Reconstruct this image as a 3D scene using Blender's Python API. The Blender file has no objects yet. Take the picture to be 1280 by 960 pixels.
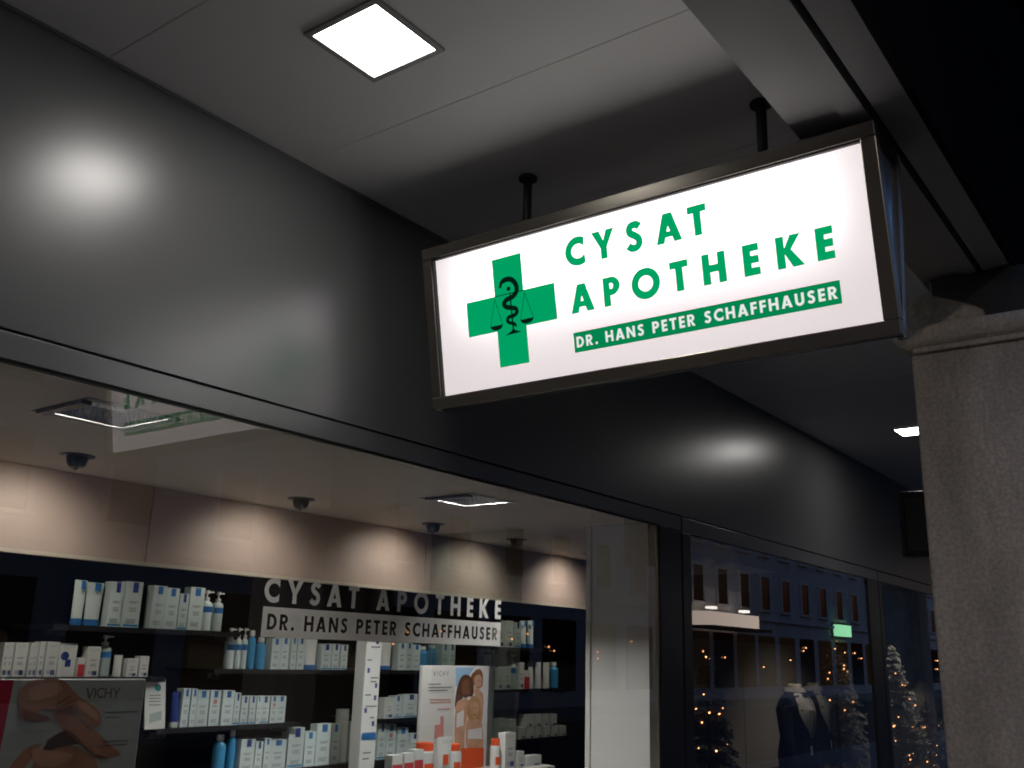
import bpy, bmesh, math, random
from mathutils import Vector, Matrix
from mathutils.geometry import tessellate_polygon
R = math.radians
random.seed(7)

# ---------------------------------------------------------------- scene, camera, sky, exposure
sc = bpy.context.scene
COL = sc.collection
CAM_H = 1.6
cd = bpy.data.cameras.new('camera')
cam = bpy.data.objects.new('camera', cd)
COL.objects.link(cam)
sc.camera = cam
cd.sensor_width = 36.0
cd.lens = 36.0 * 1211.087 / 1280.0
cd.clip_start = 0.05
cd.clip_end = 2000
yaw, pitch, roll = 0.642026, 0.272110, 0.028246
fwd = Vector((math.cos(yaw) * math.cos(pitch), math.sin(yaw) * math.cos(pitch), math.sin(pitch)))
r0 = Vector((math.sin(yaw), -math.cos(yaw), 0))
u0 = r0.cross(fwd)
rt = r0 * math.cos(roll) + u0 * math.sin(roll)
up = u0 * math.cos(roll) - r0 * math.sin(roll)
m = Matrix.Identity(4)
for i in range(3):
    m[i][0], m[i][1], m[i][2] = rt[i], up[i], -fwd[i]
m[2][3] = CAM_H
cam.matrix_world = m

w = bpy.data.worlds.new('World')
sc.world = w
w.use_nodes = True
nt = w.node_tree
sky = nt.nodes.new('ShaderNodeTexSky')
sky.sky_type = 'NISHITA'
sky.sun_disc = False
sky.sun_elevation = R(-1.0)
sky.sun_rotation = R(200)
sky.ozone_density = 2.5
bg = nt.nodes['Background']
nt.links.new(sky.outputs[0], bg.inputs[0])
bg.inputs[1].default_value = 0.95

sc.view_settings.view_transform = 'Standard'
sc.view_settings.look = 'None'
sc.view_settings.exposure = 0.0
sc.view_settings.gamma = 1.0
sc.view_settings.use_curve_mapping = False
sc.render.engine = 'CYCLES'
cy = sc.cycles
cy.use_denoising = True
cy.filter_width = 1.9
cy.max_bounces = 8
cy.diffuse_bounces = 4
cy.glossy_bounces = 4
cy.transparent_max_bounces = 16
cy.sample_clamp_indirect = 4.0
cy.caustics_reflective = False
cy.caustics_refractive = False

# ---------------------------------------------------------------- materials
def mat(name, col, rough=0.5, metal=0.0, spec=0.5, var=0.0, vscale=8.0, bump=0.0, bscale=60.0, coat=0.0, rand=0.0, trans=0.0):
    ma = bpy.data.materials.new(name)
    ma.use_nodes = True
    n = ma.node_tree
    p = n.nodes['Principled BSDF']
    p.inputs['Base Color'].default_value = (*col, 1)
    p.inputs['Roughness'].default_value = rough
    p.inputs['Metallic'].default_value = metal
    p.inputs['Specular IOR Level'].default_value = spec
    p.inputs['Coat Weight'].default_value = coat
    tc = n.nodes.new('ShaderNodeTexCoord')
    if var > 0:
        nz = n.nodes.new('ShaderNodeTexNoise')
        nz.inputs['Scale'].default_value = vscale
        nz.inputs['Detail'].default_value = 6
        n.links.new(tc.outputs['Object'], nz.inputs['Vector'])
        mr = n.nodes.new('ShaderNodeMapRange')
        mr.inputs[1].default_value, mr.inputs[2].default_value = 0.3, 0.7
        mr.inputs[3].default_value, mr.inputs[4].default_value = 1 - var, 1 + var
        n.links.new(nz.outputs[0], mr.inputs[0])
        hs = n.nodes.new('ShaderNodeHueSaturation')
        hs.inputs['Color'].default_value = (*col, 1)
        n.links.new(mr.outputs[0], hs.inputs['Value'])
        n.links.new(hs.outputs[0], p.inputs['Base Color'])
        if rand > 0:
            oi = n.nodes.new('ShaderNodeObjectInfo')
            m2 = n.nodes.new('ShaderNodeMapRange')
            m2.inputs[3].default_value, m2.inputs[4].default_value = 1 - rand, 1 + rand * 0.4
            n.links.new(oi.outputs['Random'], m2.inputs[0])
            mu = n.nodes.new('ShaderNodeMath'); mu.operation = 'MULTIPLY'
            n.links.new(mr.outputs[0], mu.inputs[0]); n.links.new(m2.outputs[0], mu.inputs[1])
            n.links.new(mu.outputs[0], hs.inputs['Value'])
        ru = n.nodes.new('ShaderNodeMapRange')
        ru.inputs[1].default_value, ru.inputs[2].default_value = 0.3, 0.7
        ru.inputs[3].default_value, ru.inputs[4].default_value = max(0.02, rough * 0.85), min(1, rough * 1.12)
        n.links.new(nz.outputs[0], ru.inputs[0])
        n.links.new(ru.outputs[0], p.inputs['Roughness'])
    if bump > 0:
        nb = n.nodes.new('ShaderNodeTexNoise')
        nb.inputs['Scale'].default_value = bscale
        nb.inputs['Detail'].default_value = 5
        n.links.new(tc.outputs['Object'], nb.inputs['Vector'])
        bp = n.nodes.new('ShaderNodeBump')
        bp.inputs['Strength'].default_value = bump
        bp.inputs['Distance'].default_value = 0.01
        n.links.new(nb.outputs[0], bp.inputs['Height'])
        n.links.new(bp.outputs[0], p.inputs['Normal'])
    if trans > 0:
        p.inputs['Transmission Weight'].default_value = trans
    return ma

def emit(name, col, strength, sampled=True):
    ma = bpy.data.materials.new(name)
    ma.use_nodes = True
    n = ma.node_tree
    n.nodes.clear()
    e = n.nodes.new('ShaderNodeEmission')
    e.inputs[0].default_value = (*col, 1)
    e.inputs[1].default_value = strength
    o = n.nodes.new('ShaderNodeOutputMaterial')
    n.links.new(e.outputs[0], o.inputs[0])
    if not sampled:
        ma.cycles.emission_sampling = 'NONE'
    return ma

def glass(name, tint=(0.93, 0.95, 0.94), ior=1.5, boost=1.0):
    ma = bpy.data.materials.new(name)
    ma.use_nodes = True
    n = ma.node_tree
    n.nodes.clear()
    # reflectance of a pane (two faces), the same from both sides: 2F/(1+F) with Schlick's F
    ge = n.nodes.new('ShaderNodeNewGeometry')
    dt = n.nodes.new('ShaderNodeVectorMath'); dt.operation = 'DOT_PRODUCT'
    n.links.new(ge.outputs['Normal'], dt.inputs[0]); n.links.new(ge.outputs['Incoming'], dt.inputs[1])
    def mth(op, a, b_=None):
        q = n.nodes.new('ShaderNodeMath'); q.operation = op
        for k_, v_ in enumerate((a, b_)):
            if v_ is None:
                continue
            if isinstance(v_, (int, float)):
                q.inputs[k_].default_value = v_
            else:
                n.links.new(v_, q.inputs[k_])
        return q.outputs[0]
    F = mth('ADD', mth('MULTIPLY', mth('POWER', mth('SUBTRACT', 1.0, mth('ABSOLUTE', dt.outputs['Value'])), 5.0), 0.96), 0.04)
    fac = mth('DIVIDE', mth('MULTIPLY', F, 2.0 * boost), mth('ADD', F, 1.0))
    t = n.nodes.new('ShaderNodeBsdfTransparent'); t.inputs[0].default_value = (*tint, 1)
    g = n.nodes.new('ShaderNodeBsdfGlossy'); g.inputs['Roughness'].default_value = 0.0
    mx = n.nodes.new('ShaderNodeMixShader')
    n.links.new(fac, mx.inputs[0]); n.links.new(t.outputs[0], mx.inputs[1]); n.links.new(g.outputs[0], mx.inputs[2])
    o = n.nodes.new('ShaderNodeOutputMaterial')
    n.links.new(mx.outputs[0], o.inputs[0])
    return ma

M = {}
M['cladding'] = mat('anthracite_cladding', (0.178, 0.180, 0.186), 0.30, 0.2, 0.85, 0, 3.0, 0.006, 700)
M['frame'] = mat('dark_window_frame', (0.045, 0.045, 0.05), 0.32, 0.3, 0.5, 0.08, 6)
M['gasket'] = mat('black_gasket', (0.008, 0.008, 0.008), 0.6)
M['ceiling'] = mat('grey_ceiling_panel', (0.78, 0.75, 0.74), 0.5, 0.0, 0.4, 0.02, 1.5)
M['beam'] = mat('grey_beam_cladding', (0.23, 0.222, 0.22), 0.6, 0.0, 0.3, 0.03, 2)
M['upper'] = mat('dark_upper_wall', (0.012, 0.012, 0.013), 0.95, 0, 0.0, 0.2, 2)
M['signmetal'] = mat('satin_sign_metal', (0.24, 0.22, 0.19), 0.26, 0.85, 0.5)
M['darkmetal'] = mat('dark_rod_metal', (0.05, 0.05, 0.05), 0.35, 0.8, 0.5, 0.1, 20)
M['stone'] = mat('sandstone', (0.60, 0.545, 0.48), 0.9, 0, 0.2, 0.22, 70, 0.6, 220)
def stain(ma, scale, lo, hi):
    """large weathering patches over the grain"""
    n = ma.node_tree
    p = n.nodes['Principled BSDF']
    src = p.inputs['Base Color'].links[0].from_socket
    tc = next(q for q in n.nodes if q.type == 'TEX_COORD')
    mp = n.nodes.new('ShaderNodeMapping'); mp.inputs['Scale'].default_value = (scale, scale, scale * 0.35)
    nz = n.nodes.new('ShaderNodeTexNoise'); nz.inputs['Scale'].default_value = 1.0; nz.inputs['Detail'].default_value = 8; nz.inputs['Roughness'].default_value = 0.65
    mr = n.nodes.new('ShaderNodeMapRange'); mr.inputs[1].default_value, mr.inputs[2].default_value = 0.35, 0.65; mr.inputs[3].default_value, mr.inputs[4].default_value = lo, hi
    mx = n.nodes.new('ShaderNodeVectorMath'); mx.operation = 'SCALE'
    n.links.new(tc.outputs['Object'], mp.inputs[0]); n.links.new(mp.outputs[0], nz.inputs['Vector']); n.links.new(nz.outputs[0], mr.inputs[0])
    n.links.new(src, mx.inputs[0]); n.links.new(mr.outputs[0], mx.inputs['Scale']); n.links.new(mx.outputs[0], p.inputs['Base Color'])
stain(M['stone'], 5.0, 0.72, 1.1)
M['white'] = mat('white_painted_panel', (0.72, 0.72, 0.69), 0.45, 0, 0.5, 0.03, 4)
M['soffit'] = mat('cream_window_soffit', (0.74, 0.655, 0.58), 0.5, 0, 0.4, 0.03, 5)
M['wood'] = mat('pale_wood_panel', (0.45, 0.355, 0.31), 0.5, 0, 0.4, 0.05, 5, 0.02, 90)
M['trim'] = mat('pale_trim_strip', (0.55, 0.5, 0.42), 0.35, 0.2, 0.5)
M['cabinet'] = mat('dark_brown_cabinet', (0.022, 0.016, 0.012), 0.45, 0, 0.4, 0.25, 10)
M['shelf'] = mat('black_shelf', (0.012, 0.012, 0.014), 0.3, 0, 0.5)
M['chrome'] = mat('mirror_reflector', (0.75, 0.77, 0.8), 0.08, 1.0, 0.5, 0, 1, 0.9, 45)
M['carton'] = mat('white_carton', (0.64, 0.75, 0.74), 0.4, 0, 0.5, 0.04, 8, 0, 1, 0, 0.16)
M['vcarton'] = mat('white_gloss_carton', (0.74, 0.77, 0.74), 0.35, 0, 0.5, 0.03, 8, 0, 1, 0, 0.1)
M['blue'] = mat('blue_print', (0.03, 0.16, 0.42), 0.35)
M['navy'] = mat('navy_print', (0.02, 0.04, 0.20), 0.35)
M['print'] = mat('grey_print', (0.20, 0.21, 0.23), 0.5)
M['red'] = mat('red_print', (0.55, 0.05, 0.06), 0.4)
M['orange'] = mat('orange_red_plastic', (0.75, 0.10, 0.025), 0.35)
M['aqua'] = mat('aqua_liquid_bottle', (0.06, 0.30, 0.55), 0.15, 0, 0.5, 0.05, 12)
M['plastic'] = mat('white_plastic', (0.70, 0.74, 0.72), 0.25, 0, 0.5, 0.02, 8)
M['clearish'] = mat('milky_gel_bottle', (0.42, 0.52, 0.50), 0.15, 0, 0.5, 0.05, 12)
M['vinyl'] = mat('white_vinyl_film', (0.62, 0.60, 0.56), 0.5, 0, 0.4)
M['poster'] = mat('poster_board', (0.60, 0.60, 0.57), 0.35, 0, 0.5, 0.02, 4)
M['skin'] = mat('printed_skin', (0.19, 0.095, 0.055), 0.35, 0, 0.5, 0.22, 9)
M['pgrey'] = mat('printed_grey_ground', (0.20, 0.215, 0.20), 0.35, 0, 0.5, 0.10, 5)
M['skin3'] = mat('printed_skin_lit', (0.25, 0.135, 0.085), 0.35, 0, 0.5, 0.20, 9)
M['skin4'] = mat('printed_skin_deep', (0.11, 0.05, 0.03), 0.35, 0, 0.5, 0.2, 9)
M['skin2'] = mat('printed_skin_light', (0.58, 0.33, 0.21), 0.35, 0, 0.5, 0.14, 22)
M['shade'] = mat('printed_dark_brown', (0.05, 0.025, 0.018), 0.35)
M['brown'] = mat('printed_brown_hair', (0.10, 0.04, 0.02), 0.35)
M['auburn'] = mat('printed_auburn_hair', (0.22, 0.09, 0.035), 0.35)
M['blond'] = mat('printed_blond_hair', (0.45, 0.26, 0.10), 0.35)
M['pskyblue'] = mat('printed_sky_blue', (0.30, 0.50, 0.70), 0.35)
M['pwhite'] = mat('printed_white', (0.75, 0.75, 0.75), 0.35)
M['crimson'] = mat('printed_crimson', (0.20, 0.006, 0.018), 0.35)
M['pink'] = mat('printed_pink', (0.55, 0.22, 0.18), 0.4)
n_ = M['chrome'].node_tree
mp_ = n_.nodes.new('ShaderNodeMapping'); mp_.inputs['Scale'].default_value = (70, 70, 4)
tc_ = next(q for q in n_.nodes if q.type == 'TEX_COORD'); nz_ = next(q for q in n_.nodes if q.type == 'TEX_NOISE')
nz_.inputs['Scale'].default_value = 1.0
n_.links.new(tc_.outputs['Object'], mp_.inputs[0]); n_.links.new(mp_.outputs[0], nz_.inputs['Vector'])
M['glass'] = glass('shop_window_glass', boost=1.6)
M['pglass'] = glass('partition_glass', (0.86, 0.9, 0.88))
M['signface'] = emit('lit_white_acrylic', (1.0, 0.90, 0.91), 0.72)
M['tube_light'] = emit('fluorescent_tube', (1.0, 0.97, 0.97), 14.0)
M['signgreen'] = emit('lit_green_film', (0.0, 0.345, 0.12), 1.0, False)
M['signgreen_dimmed'] = emit('lit_green_film_dimmed', (0.0, 0.22, 0.075), 1.0, False)  # same green film; tube fall-off towards the bottom painted into the colour
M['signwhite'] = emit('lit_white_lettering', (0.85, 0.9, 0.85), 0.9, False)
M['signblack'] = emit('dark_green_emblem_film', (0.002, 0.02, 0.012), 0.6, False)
M['lamp'] = emit('lit_diffuser', (1.0, 0.96, 0.91), 26.0)
M['bulb'] = mat('frosted_bulb_cover', (0.3, 0.28, 0.25), 0.4)
M['bulbpanel'] = emit('lit_lamp_glass', (1.0, 0.93, 0.89), 240.0)
M['bulbpanel_strong'] = emit('bright_lamp_glass', (1.0, 0.965, 0.94), 900.0)
M['flood'] = emit('flood_lamp_glass', (1.0, 0.92, 0.85), 4.0, False)
M['streetlamp'] = emit('lit_street_lamp', (1.0, 0.72, 0.42), 30.0, False)
M['fairy'] = emit('fairy_light_glow', (1.0, 0.42, 0.16), 9.0, False)
M['needles'] = mat('frosted_needles', (0.16, 0.17, 0.16), 0.7, 0, 0.3, 0.35, 30)
M['needles_white'] = mat('snowy_needles', (0.42, 0.42, 0.40), 0.7, 0, 0.3, 0.3, 30)
M['bark'] = mat('bark', (0.08, 0.05, 0.03), 0.9)
M['navycloth'] = mat('navy_wool', (0.010, 0.014, 0.030), 0.85, 0, 0.2, 0.2, 60, 0.3, 300)
M['blackcloth'] = mat('black_wool', (0.010, 0.010, 0.012), 0.85, 0, 0.2, 0.2, 60, 0.3, 300)
M['palecloth'] = mat('pale_knit', (0.42, 0.40, 0.37), 0.85, 0, 0.2, 0.15, 60, 0.4, 200)
M['linen'] = mat('mannequin_linen', (0.55, 0.48, 0.40), 0.8, 0, 0.2, 0.1, 60)
M['backdrop'] = mat('grey_backdrop', (0.24, 0.23, 0.22), 0.7, 0, 0.3, 0.08, 3)
M['brownwall'] = mat('dark_brown_wall', (0.06, 0.045, 0.035), 0.7, 0, 0.3, 0.15, 4)
M['paving'] = mat('granite_paving', (0.19, 0.185, 0.18), 0.8, 0, 0.3, 0.25, 12, 0.3, 80)
M['asphalt'] = mat('asphalt', (0.05, 0.05, 0.052), 0.85, 0, 0.3, 0.25, 20, 0.4, 150)
M['render1'] = mat('pale_render', (0.60, 0.58, 0.55), 0.9, 0, 0.2, 0.1, 1.5)
M['render2'] = mat('grey_render', (0.52, 0.52, 0.52), 0.9, 0, 0.2, 0.1, 1.5)
M['darkpane'] = mat('dark_pane', (0.015, 0.017, 0.02), 0.08, 0, 0.5)
M['winframe'] = mat('white_window_frame', (0.6, 0.6, 0.58), 0.5)
M['rooftile'] = mat('roof_tiles', (0.12, 0.06, 0.045), 0.9, 0, 0.2, 0.25, 5)
M['litwindow'] = emit('lit_shop_window', (1.0, 0.62, 0.32), 0.014)
M['litawning'] = emit('lit_white_fascia', (1.0, 0.80, 0.68), 1.3)
M['greensign'] = emit('lit_green_sign', (0.40, 1.0, 0.55), 1.6, False)
def translucent_face(ma, col):
    n = ma.node_tree
    e = next(q for q in n.nodes if q.type == 'EMISSION'); o = next(q for q in n.nodes if q.type == 'OUTPUT_MATERIAL')
    tr = n.nodes.new('ShaderNodeBsdfTranslucent'); tr.inputs[0].default_value = (*col, 1)
    ad = n.nodes.new('ShaderNodeAddShader')
    n.links.new(e.outputs[0], ad.inputs[0]); n.links.new(tr.outputs[0], ad.inputs[1]); n.links.new(ad.outputs[0], o.inputs[0])
translucent_face(M['signface'], (0.62, 0.60, 0.60))
def film(name, col):
    ma = mat(name, col, 0.5)
    n = ma.node_tree
    p = n.nodes['Principled BSDF']; o = next(q for q in n.nodes if q.type == 'OUTPUT_MATERIAL')
    tr = n.nodes.new('ShaderNodeBsdfTranslucent'); tr.inputs[0].default_value = (*col, 1)
    mx = n.nodes.new('ShaderNodeMixShader'); mx.inputs[0].default_value = 0.45
    n.links.new(p.outputs[0], mx.inputs[1]); n.links.new(tr.outputs[0], mx.inputs[2]); n.links.new(mx.outputs[0], o.inputs[0])
    return ma
M['vinyl'] = film('white_vinyl_film', (0.80, 0.79, 0.76))
M['bluepanel'] = mat('satin_end_panel', (0.60, 0.64, 0.70), 0.18, 0.95, 0.5)

# ---------------------------------------------------------------- building helpers
ORG = {}

class MB:
    """collects shapes given in world metres"""
    def __init__(s):
        s.v, s.f = [], []
    def add(s, vs, fs):
        o = len(s.v)
        s.v += [tuple(p) for p in vs]
        s.f += [tuple(i + o for i in f) for f in fs]
        return s
    def box(s, x0, x1, y0, y1, z0, z1):
        return s.add([(x0, y0, z0), (x1, y0, z0), (x1, y1, z0), (x0, y1, z0), (x0, y0, z1), (x1, y0, z1), (x1, y1, z1), (x0, y1, z1)],
                     [(3, 2, 1, 0), (4, 5, 6, 7), (0, 1, 5, 4), (1, 2, 6, 5), (2, 3, 7, 6), (3, 0, 4, 7)])
    def quad(s, a, b, c, d):
        return s.add([a, b, c, d], [(0, 1, 2, 3)])
    def prism(s, pts, d):
        """closed outline (3d points) pushed along the vector d"""
        n = len(pts)
        q = [tuple(Vector(p) + Vector(d)) for p in pts]
        fs = [tuple(range(n - 1, -1, -1)), tuple(range(n, 2 * n))]
        fs += [(i, (i + 1) % n, n + (i + 1) % n, n + i) for i in range(n)]
        return s.add(list(pts) + q, fs)
    def loft(s, rings, cap=True):
        n = len(rings[0])
        vs = [p for r in rings for p in r]
        fs = []
        for k in range(len(rings) - 1):
            for i in range(n):
                j = (i + 1) % n
                fs.append((k * n + i, k * n + j, (k + 1) * n + j, (k + 1) * n + i))
        if cap:
            fs.append(tuple(range(n - 1, -1, -1)))
            fs.append(tuple((len(rings) - 1) * n + i for i in range(n)))
        return s.add(vs, fs)
    def lathe(s, c, prof, n=16, sx=1.0, sy=1.0):
        return s.loft([[(c[0] + r * sx * math.cos(2 * math.pi * i / n), c[1] + r * sy * math.sin(2 * math.pi * i / n), c[2] + z) for i in range(n)] for r, z in prof])
    def tube(s, pts, rads, n=10):
        rings = []
        for k, p in enumerate(pts):
            p = Vector(p)
            a = Vector(pts[max(0, k - 1)]); b = Vector(pts[min(len(pts) - 1, k + 1)])
            t = (b - a).normalized()
            h = Vector((0, 0, 1)) if abs(t.z) < 0.9 else Vector((1, 0, 0))
            e1 = t.cross(h).normalized(); e2 = t.cross(e1)
            rr = rads[k] if isinstance(rads, (list, tuple)) else rads
            rings.append([tuple(p + e1 * rr * math.cos(2 * math.pi * i / n) + e2 * rr * math.sin(2 * math.pi * i / n)) for i in range(n)])
        return s.loft(rings)
    def build(s, name, material, parent=None, smooth=False, bevel=0.0, origin=None):
        o3 = Vector(ORG[parent.name]) if parent is not None else Vector(origin or (0, 0, 0))
        me = bpy.data.meshes.new(name)
        me.from_pydata([tuple(Vector(p) - o3) for p in s.v], [], s.f)
        bm = bmesh.new(); bm.from_mesh(me)
        if bevel > 0:
            bmesh.ops.bevel(bm, geom=list(bm.edges), offset=bevel, segments=2, affect='EDGES', profile=0.5)
        bmesh.ops.recalc_face_normals(bm, faces=bm.faces)
        bm.to_mesh(me); bm.free()
        if smooth:
            me.polygons.foreach_set('use_smooth', [True] * len(me.polygons))
            me.set_sharp_from_angle(angle=R(38))
        me.materials.append(M[material] if isinstance(material, str) else material)
        ob = bpy.data.objects.new(name, me)
        COL.objects.link(ob)
        if parent is not None:
            ob.parent = parent
            ORG[ob.name] = ORG[parent.name]
        else:
            ob.location = o3
            ORG[ob.name] = tuple(o3)
        return ob

def tag(o, label, cat, group=None):
    o['label'] = label
    o['category'] = cat
    if group:
        o['group'] = group
    return o

def thing(name, label, cat, loc=(0, 0, 0), group=None):
    o = bpy.data.objects.new(name, None)
    o.empty_display_size = 0.1
    COL.objects.link(o)
    o.location = loc
    ORG[o.name] = tuple(loc)
    return tag(o, label, cat, group)

def structure(o):
    o['kind'] = 'structure'
    return o

def stuff(o):
    o['kind'] = 'stuff'
    return o

def structure_root(name, loc=(0, 0, 0)):
    o = bpy.data.objects.new(name, None)
    o.empty_display_size = 0.1
    COL.objects.link(o)
    o.location = loc
    ORG[o.name] = tuple(loc)
    return structure(o)

# ---------------------------------------------------------------- lettering (geometric sans capitals, cap height 1)
def arc(cx, cy_, rx, ry, a0, a1, n=18):
    return [(cx + rx * math.cos(R(a0 + (a1 - a0) * i / n)), cy_ + ry * math.sin(R(a0 + (a1 - a0) * i / n))) for i in range(n + 1)]

def stroke(pts, t):
    L, Rr = [], []
    for k, p in enumerate(pts):
        a = Vector(pts[max(0, k - 1)]); b = Vector(pts[min(len(pts) - 1, k + 1)])
        d = (b - a).normalized(); n = Vector((-d.y, d.x)) * ((t[k] if isinstance(t, list) else t) / 2)
        L.append(tuple(Vector(p) + n)); Rr.append(tuple(Vector(p) - n))
    return L + Rr[::-1]

def spline(P, n=6):
    out = []
    Q = [P[0]] + list(P) + [P[-1]]
    for k in range(1, len(Q) - 2):
        p0, p1, p2, p3 = [Vector(q) for q in Q[k - 1:k + 3]]
        for i in range(n):
            t = i / n
            out.append(tuple(0.5 * ((2 * p1) + (p2 - p0) * t + (2 * p0 - 5 * p1 + 4 * p2 - p3) * t * t + (3 * p1 - p0 - 3 * p2 + p3) * t ** 3)))
    out.append(tuple(P[-1]))
    return out

def glyph(ch, t=0.22):
    """outline loops of a capital (first loop outer, the others holes) and its width"""
    h = t * 0.92
    if ch == 'A':
        W = 0.60 + t * 1.3; ap = t * 1.25; a0 = W / 2 - ap / 2; wl = t * 1.12; hi = (W / 2 - wl) / a0; b0, b1 = 0.19, 0.19 + h * 0.8
        x = lambda y: wl + a0 * y
        return [[(0, 0), (wl, 0), (x(b0), b0), (W - x(b0), b0), (W - wl, 0), (W, 0), (W - a0, 1), (a0, 1)],
                [(x(b1), b1), (W / 2, hi), (W - x(b1), b1)]], W
    if ch == 'C':
        xe = 0.80
        ao = math.degrees(math.acos((xe - 0.52) / 0.535)); ai = math.degrees(math.acos((xe - 0.52) / (0.535 - t)))if (xe - 0.52) < 0.535 - t else 25
        return [arc(0.535, 0.5, 0.535, 0.52, ao, 360 - ao, 30) + arc(0.535, 0.5, 0.535 - t, 0.52 - t, 360 - ai, ai, 30)], xe + 0.02
    if ch == 'D':
        return [[(0, 0)] + arc(0.30, 0.5, 0.48, 0.5, -90, 90, 20) + [(0, 1)],
                [(t, h), (t, 1 - h)] + arc(0.30, 0.5, 0.48 - t, 0.5 - h, 90, -90, 20)], 0.78
    if ch in 'EF':
        W = 0.53
        o = [(0, 0), (W, 0), (W, h), (t, h)] if ch == 'E' else [(0, 0), (t, 0)]
        return [o + [(t, 0.5 - h / 2), (W * 0.97, 0.5 - h / 2), (W * 0.97, 0.5 + h / 2), (t, 0.5 + h / 2), (t, 1 - h), (W, 1 - h), (W, 1), (0, 1)]], W
    if ch == 'H':
        W = 0.80
        return [[(0, 0), (t, 0), (t, 0.5 - h / 2), (W - t, 0.5 - h / 2), (W - t, 0), (W, 0), (W, 1), (W - t, 1), (W - t, 0.5 + h / 2), (t, 0.5 + h / 2), (t, 1), (0, 1)]], W
    if ch == 'I':
        return [[(0, 0), (t, 0), (t, 1), (0, 1)]], t
    if ch == 'K':
        W = 0.84
        return [[(0, 0), (t, 0), (t, 0.44), (W - t * 1.38, 0), (W, 0), (t + 0.20, 0.55), (W - 0.04, 1), (W - 0.04 - t * 1.28, 1), (t, 0.62), (t, 1), (0, 1)]], W
    if ch == 'N':
        W = 0.84
        return [[(0, 0), (t, 0), (t, 0.62), (W - t, 0), (W, 0), (W, 1), (W - t, 1), (W - t, 0.38), (t, 1), (0, 1)]], W
    if ch == 'O':
        return [arc(0.535, 0.5, 0.535, 0.53, 0, 350, 35), arc(0.535, 0.5, 0.535 - t, 0.53 - t, 350, 0, 35)], 1.07
    if ch in 'PR':
        m_ = 0.36
        o = [(0, 0), (t, 0), (t, m_)]
        if ch == 'R':
            o += [(t + 0.06, m_), (0.66 - t * 1.15 + 0.04, 0), (0.72, 0), (0.44, 0.41)]
            o += arc(0.32, 0.69, 0.34, 0.31, -60, 90, 16)
        else:
            o += arc(0.32, 0.68, 0.34, 0.32, -90, 90, 18)
        o += [(0, 1)]
        c = 0.69 if ch == 'R' else 0.68
        k = max(0.10, 0.32 - h)
        return [o, [(t, c - k), (t, c + k)] + arc(0.32, c, max(0.06, 0.34 - t), k, 90, -90, 14)], (0.72 if ch == 'R' else 0.66)
    if ch == 'S':
        c = spline([(0.555, 0.80), (0.46, 0.885), (0.34, 0.905), (0.21, 0.86), (0.16, 0.74), (0.21, 0.62), (0.34, 0.535), (0.46, 0.44), (0.51, 0.30), (0.46, 0.165), (0.33, 0.10), (0.19, 0.125), (0.08, 0.225)])
        return [stroke(c, t * 0.95)], 0.65
    if ch == 'T':
        W = 0.66
        return [[(W / 2 - t / 2, 0), (W / 2 + t / 2, 0), (W / 2 + t / 2, 1 - h), (W, 1 - h), (W, 1), (0, 1), (0, 1 - h), (W / 2 - t / 2, 1 - h)]], W
    if ch == 'U':
        W = 0.74
        return [[(0, 1)] + arc(W / 2, 0.36, W / 2, 0.38, 180, 360, 20) + [(W, 1), (W - t, 1)] + arc(W / 2, 0.36, W / 2 - t, 0.38 - t, 360, 180, 20) + [(t, 1)]], W
    if ch == 'V':
        W = 0.86
        return [[(0, 1), (t * 1.1, 1), (W / 2, t * 1.3), (W - t * 1.1, 1), (W, 1), (W / 2 + t * 0.55, 0), (W / 2 - t * 0.55, 0)]], W
    if ch == 'Y':
        W = 0.90
        return [[(W / 2 - t / 2, 0), (W / 2 + t / 2, 0), (W / 2 + t / 2, 0.40), (W, 1), (W - t * 1.2, 1), (W / 2, 0.40 + t * 0.95), (t * 1.2, 1), (0, 1), (W / 2 - t / 2, 0.40)]], W
    if ch == '.':
        return [arc(0.13, 0.11, 0.125, 0.125, 0, 340, 17)], 0.26
    return [], 0.35

def tess(loops):
    flat = [p for l in loops for p in l]
    tr = tessellate_polygon([[Vector((p[0], p[1], 0)) for p in l] for l in loops])
    return flat, tr

def line_of(text, width, cap, t=0.22, gap=None):
    """glyphs spread so that the line is exactly `width` wide: [(loops in metres)]"""
    gl = [glyph(c, t) for c in text]
    tot = sum(g[1] for g in gl) * cap
    sp = (width - tot) / max(1, len(text) - 1)
    x, out = 0.0, []
    for ls, W in gl:
        if ls:
            out.append([[(x + p[0] * cap, p[1] * cap) for p in l] for l in ls])
        x += W * cap + sp
    return out

def sheet(mb, loops, f):
    """adds tessellated loops, f maps (u, v) to a world point"""
    fl, tr = tess(loops)
    mb.add([f(u, v) for u, v in fl], tr)
    return mb

def rounded(pts, n=5):
    """closed smooth outline through the points"""
    k = len(pts)
    out = []
    for i in range(k):
        p0, p1, p2, p3 = [Vector(pts[(i + q) % k]) for q in (-1, 0, 1, 2)]
        for j in range(n):
            t = j / n
            out.append(tuple(0.5 * ((2 * p1) + (p2 - p0) * t + (2 * p0 - 5 * p1 + 4 * p2 - p3) * t * t + (3 * p1 - p0 - 3 * p2 + p3) * t ** 3)))
    return out

# ================================================================ THE SETTING
D = 2.6                    # shop front plane
ZC = 3.342                 # arcade ceiling
ZSEAM, ZHEAD = 2.41, 2.331
structure(MB().box(-300, 400, -500, 300, -0.5, -0.16).build('ground', 'asphalt'))
road = structure(MB().box(-80, 160, -10.0, -1.6, -0.155, -0.12).build('road', 'asphalt'))
pav = structure(MB().box(-80, 160, -1.596, 9.0, -0.155, 0.0).build('pavement', 'paving'))
pav2 = structure(MB().box(-80, 160, -13.0, -10.004, -0.155, 0.0).build('far_pavement', 'paving'))

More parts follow.
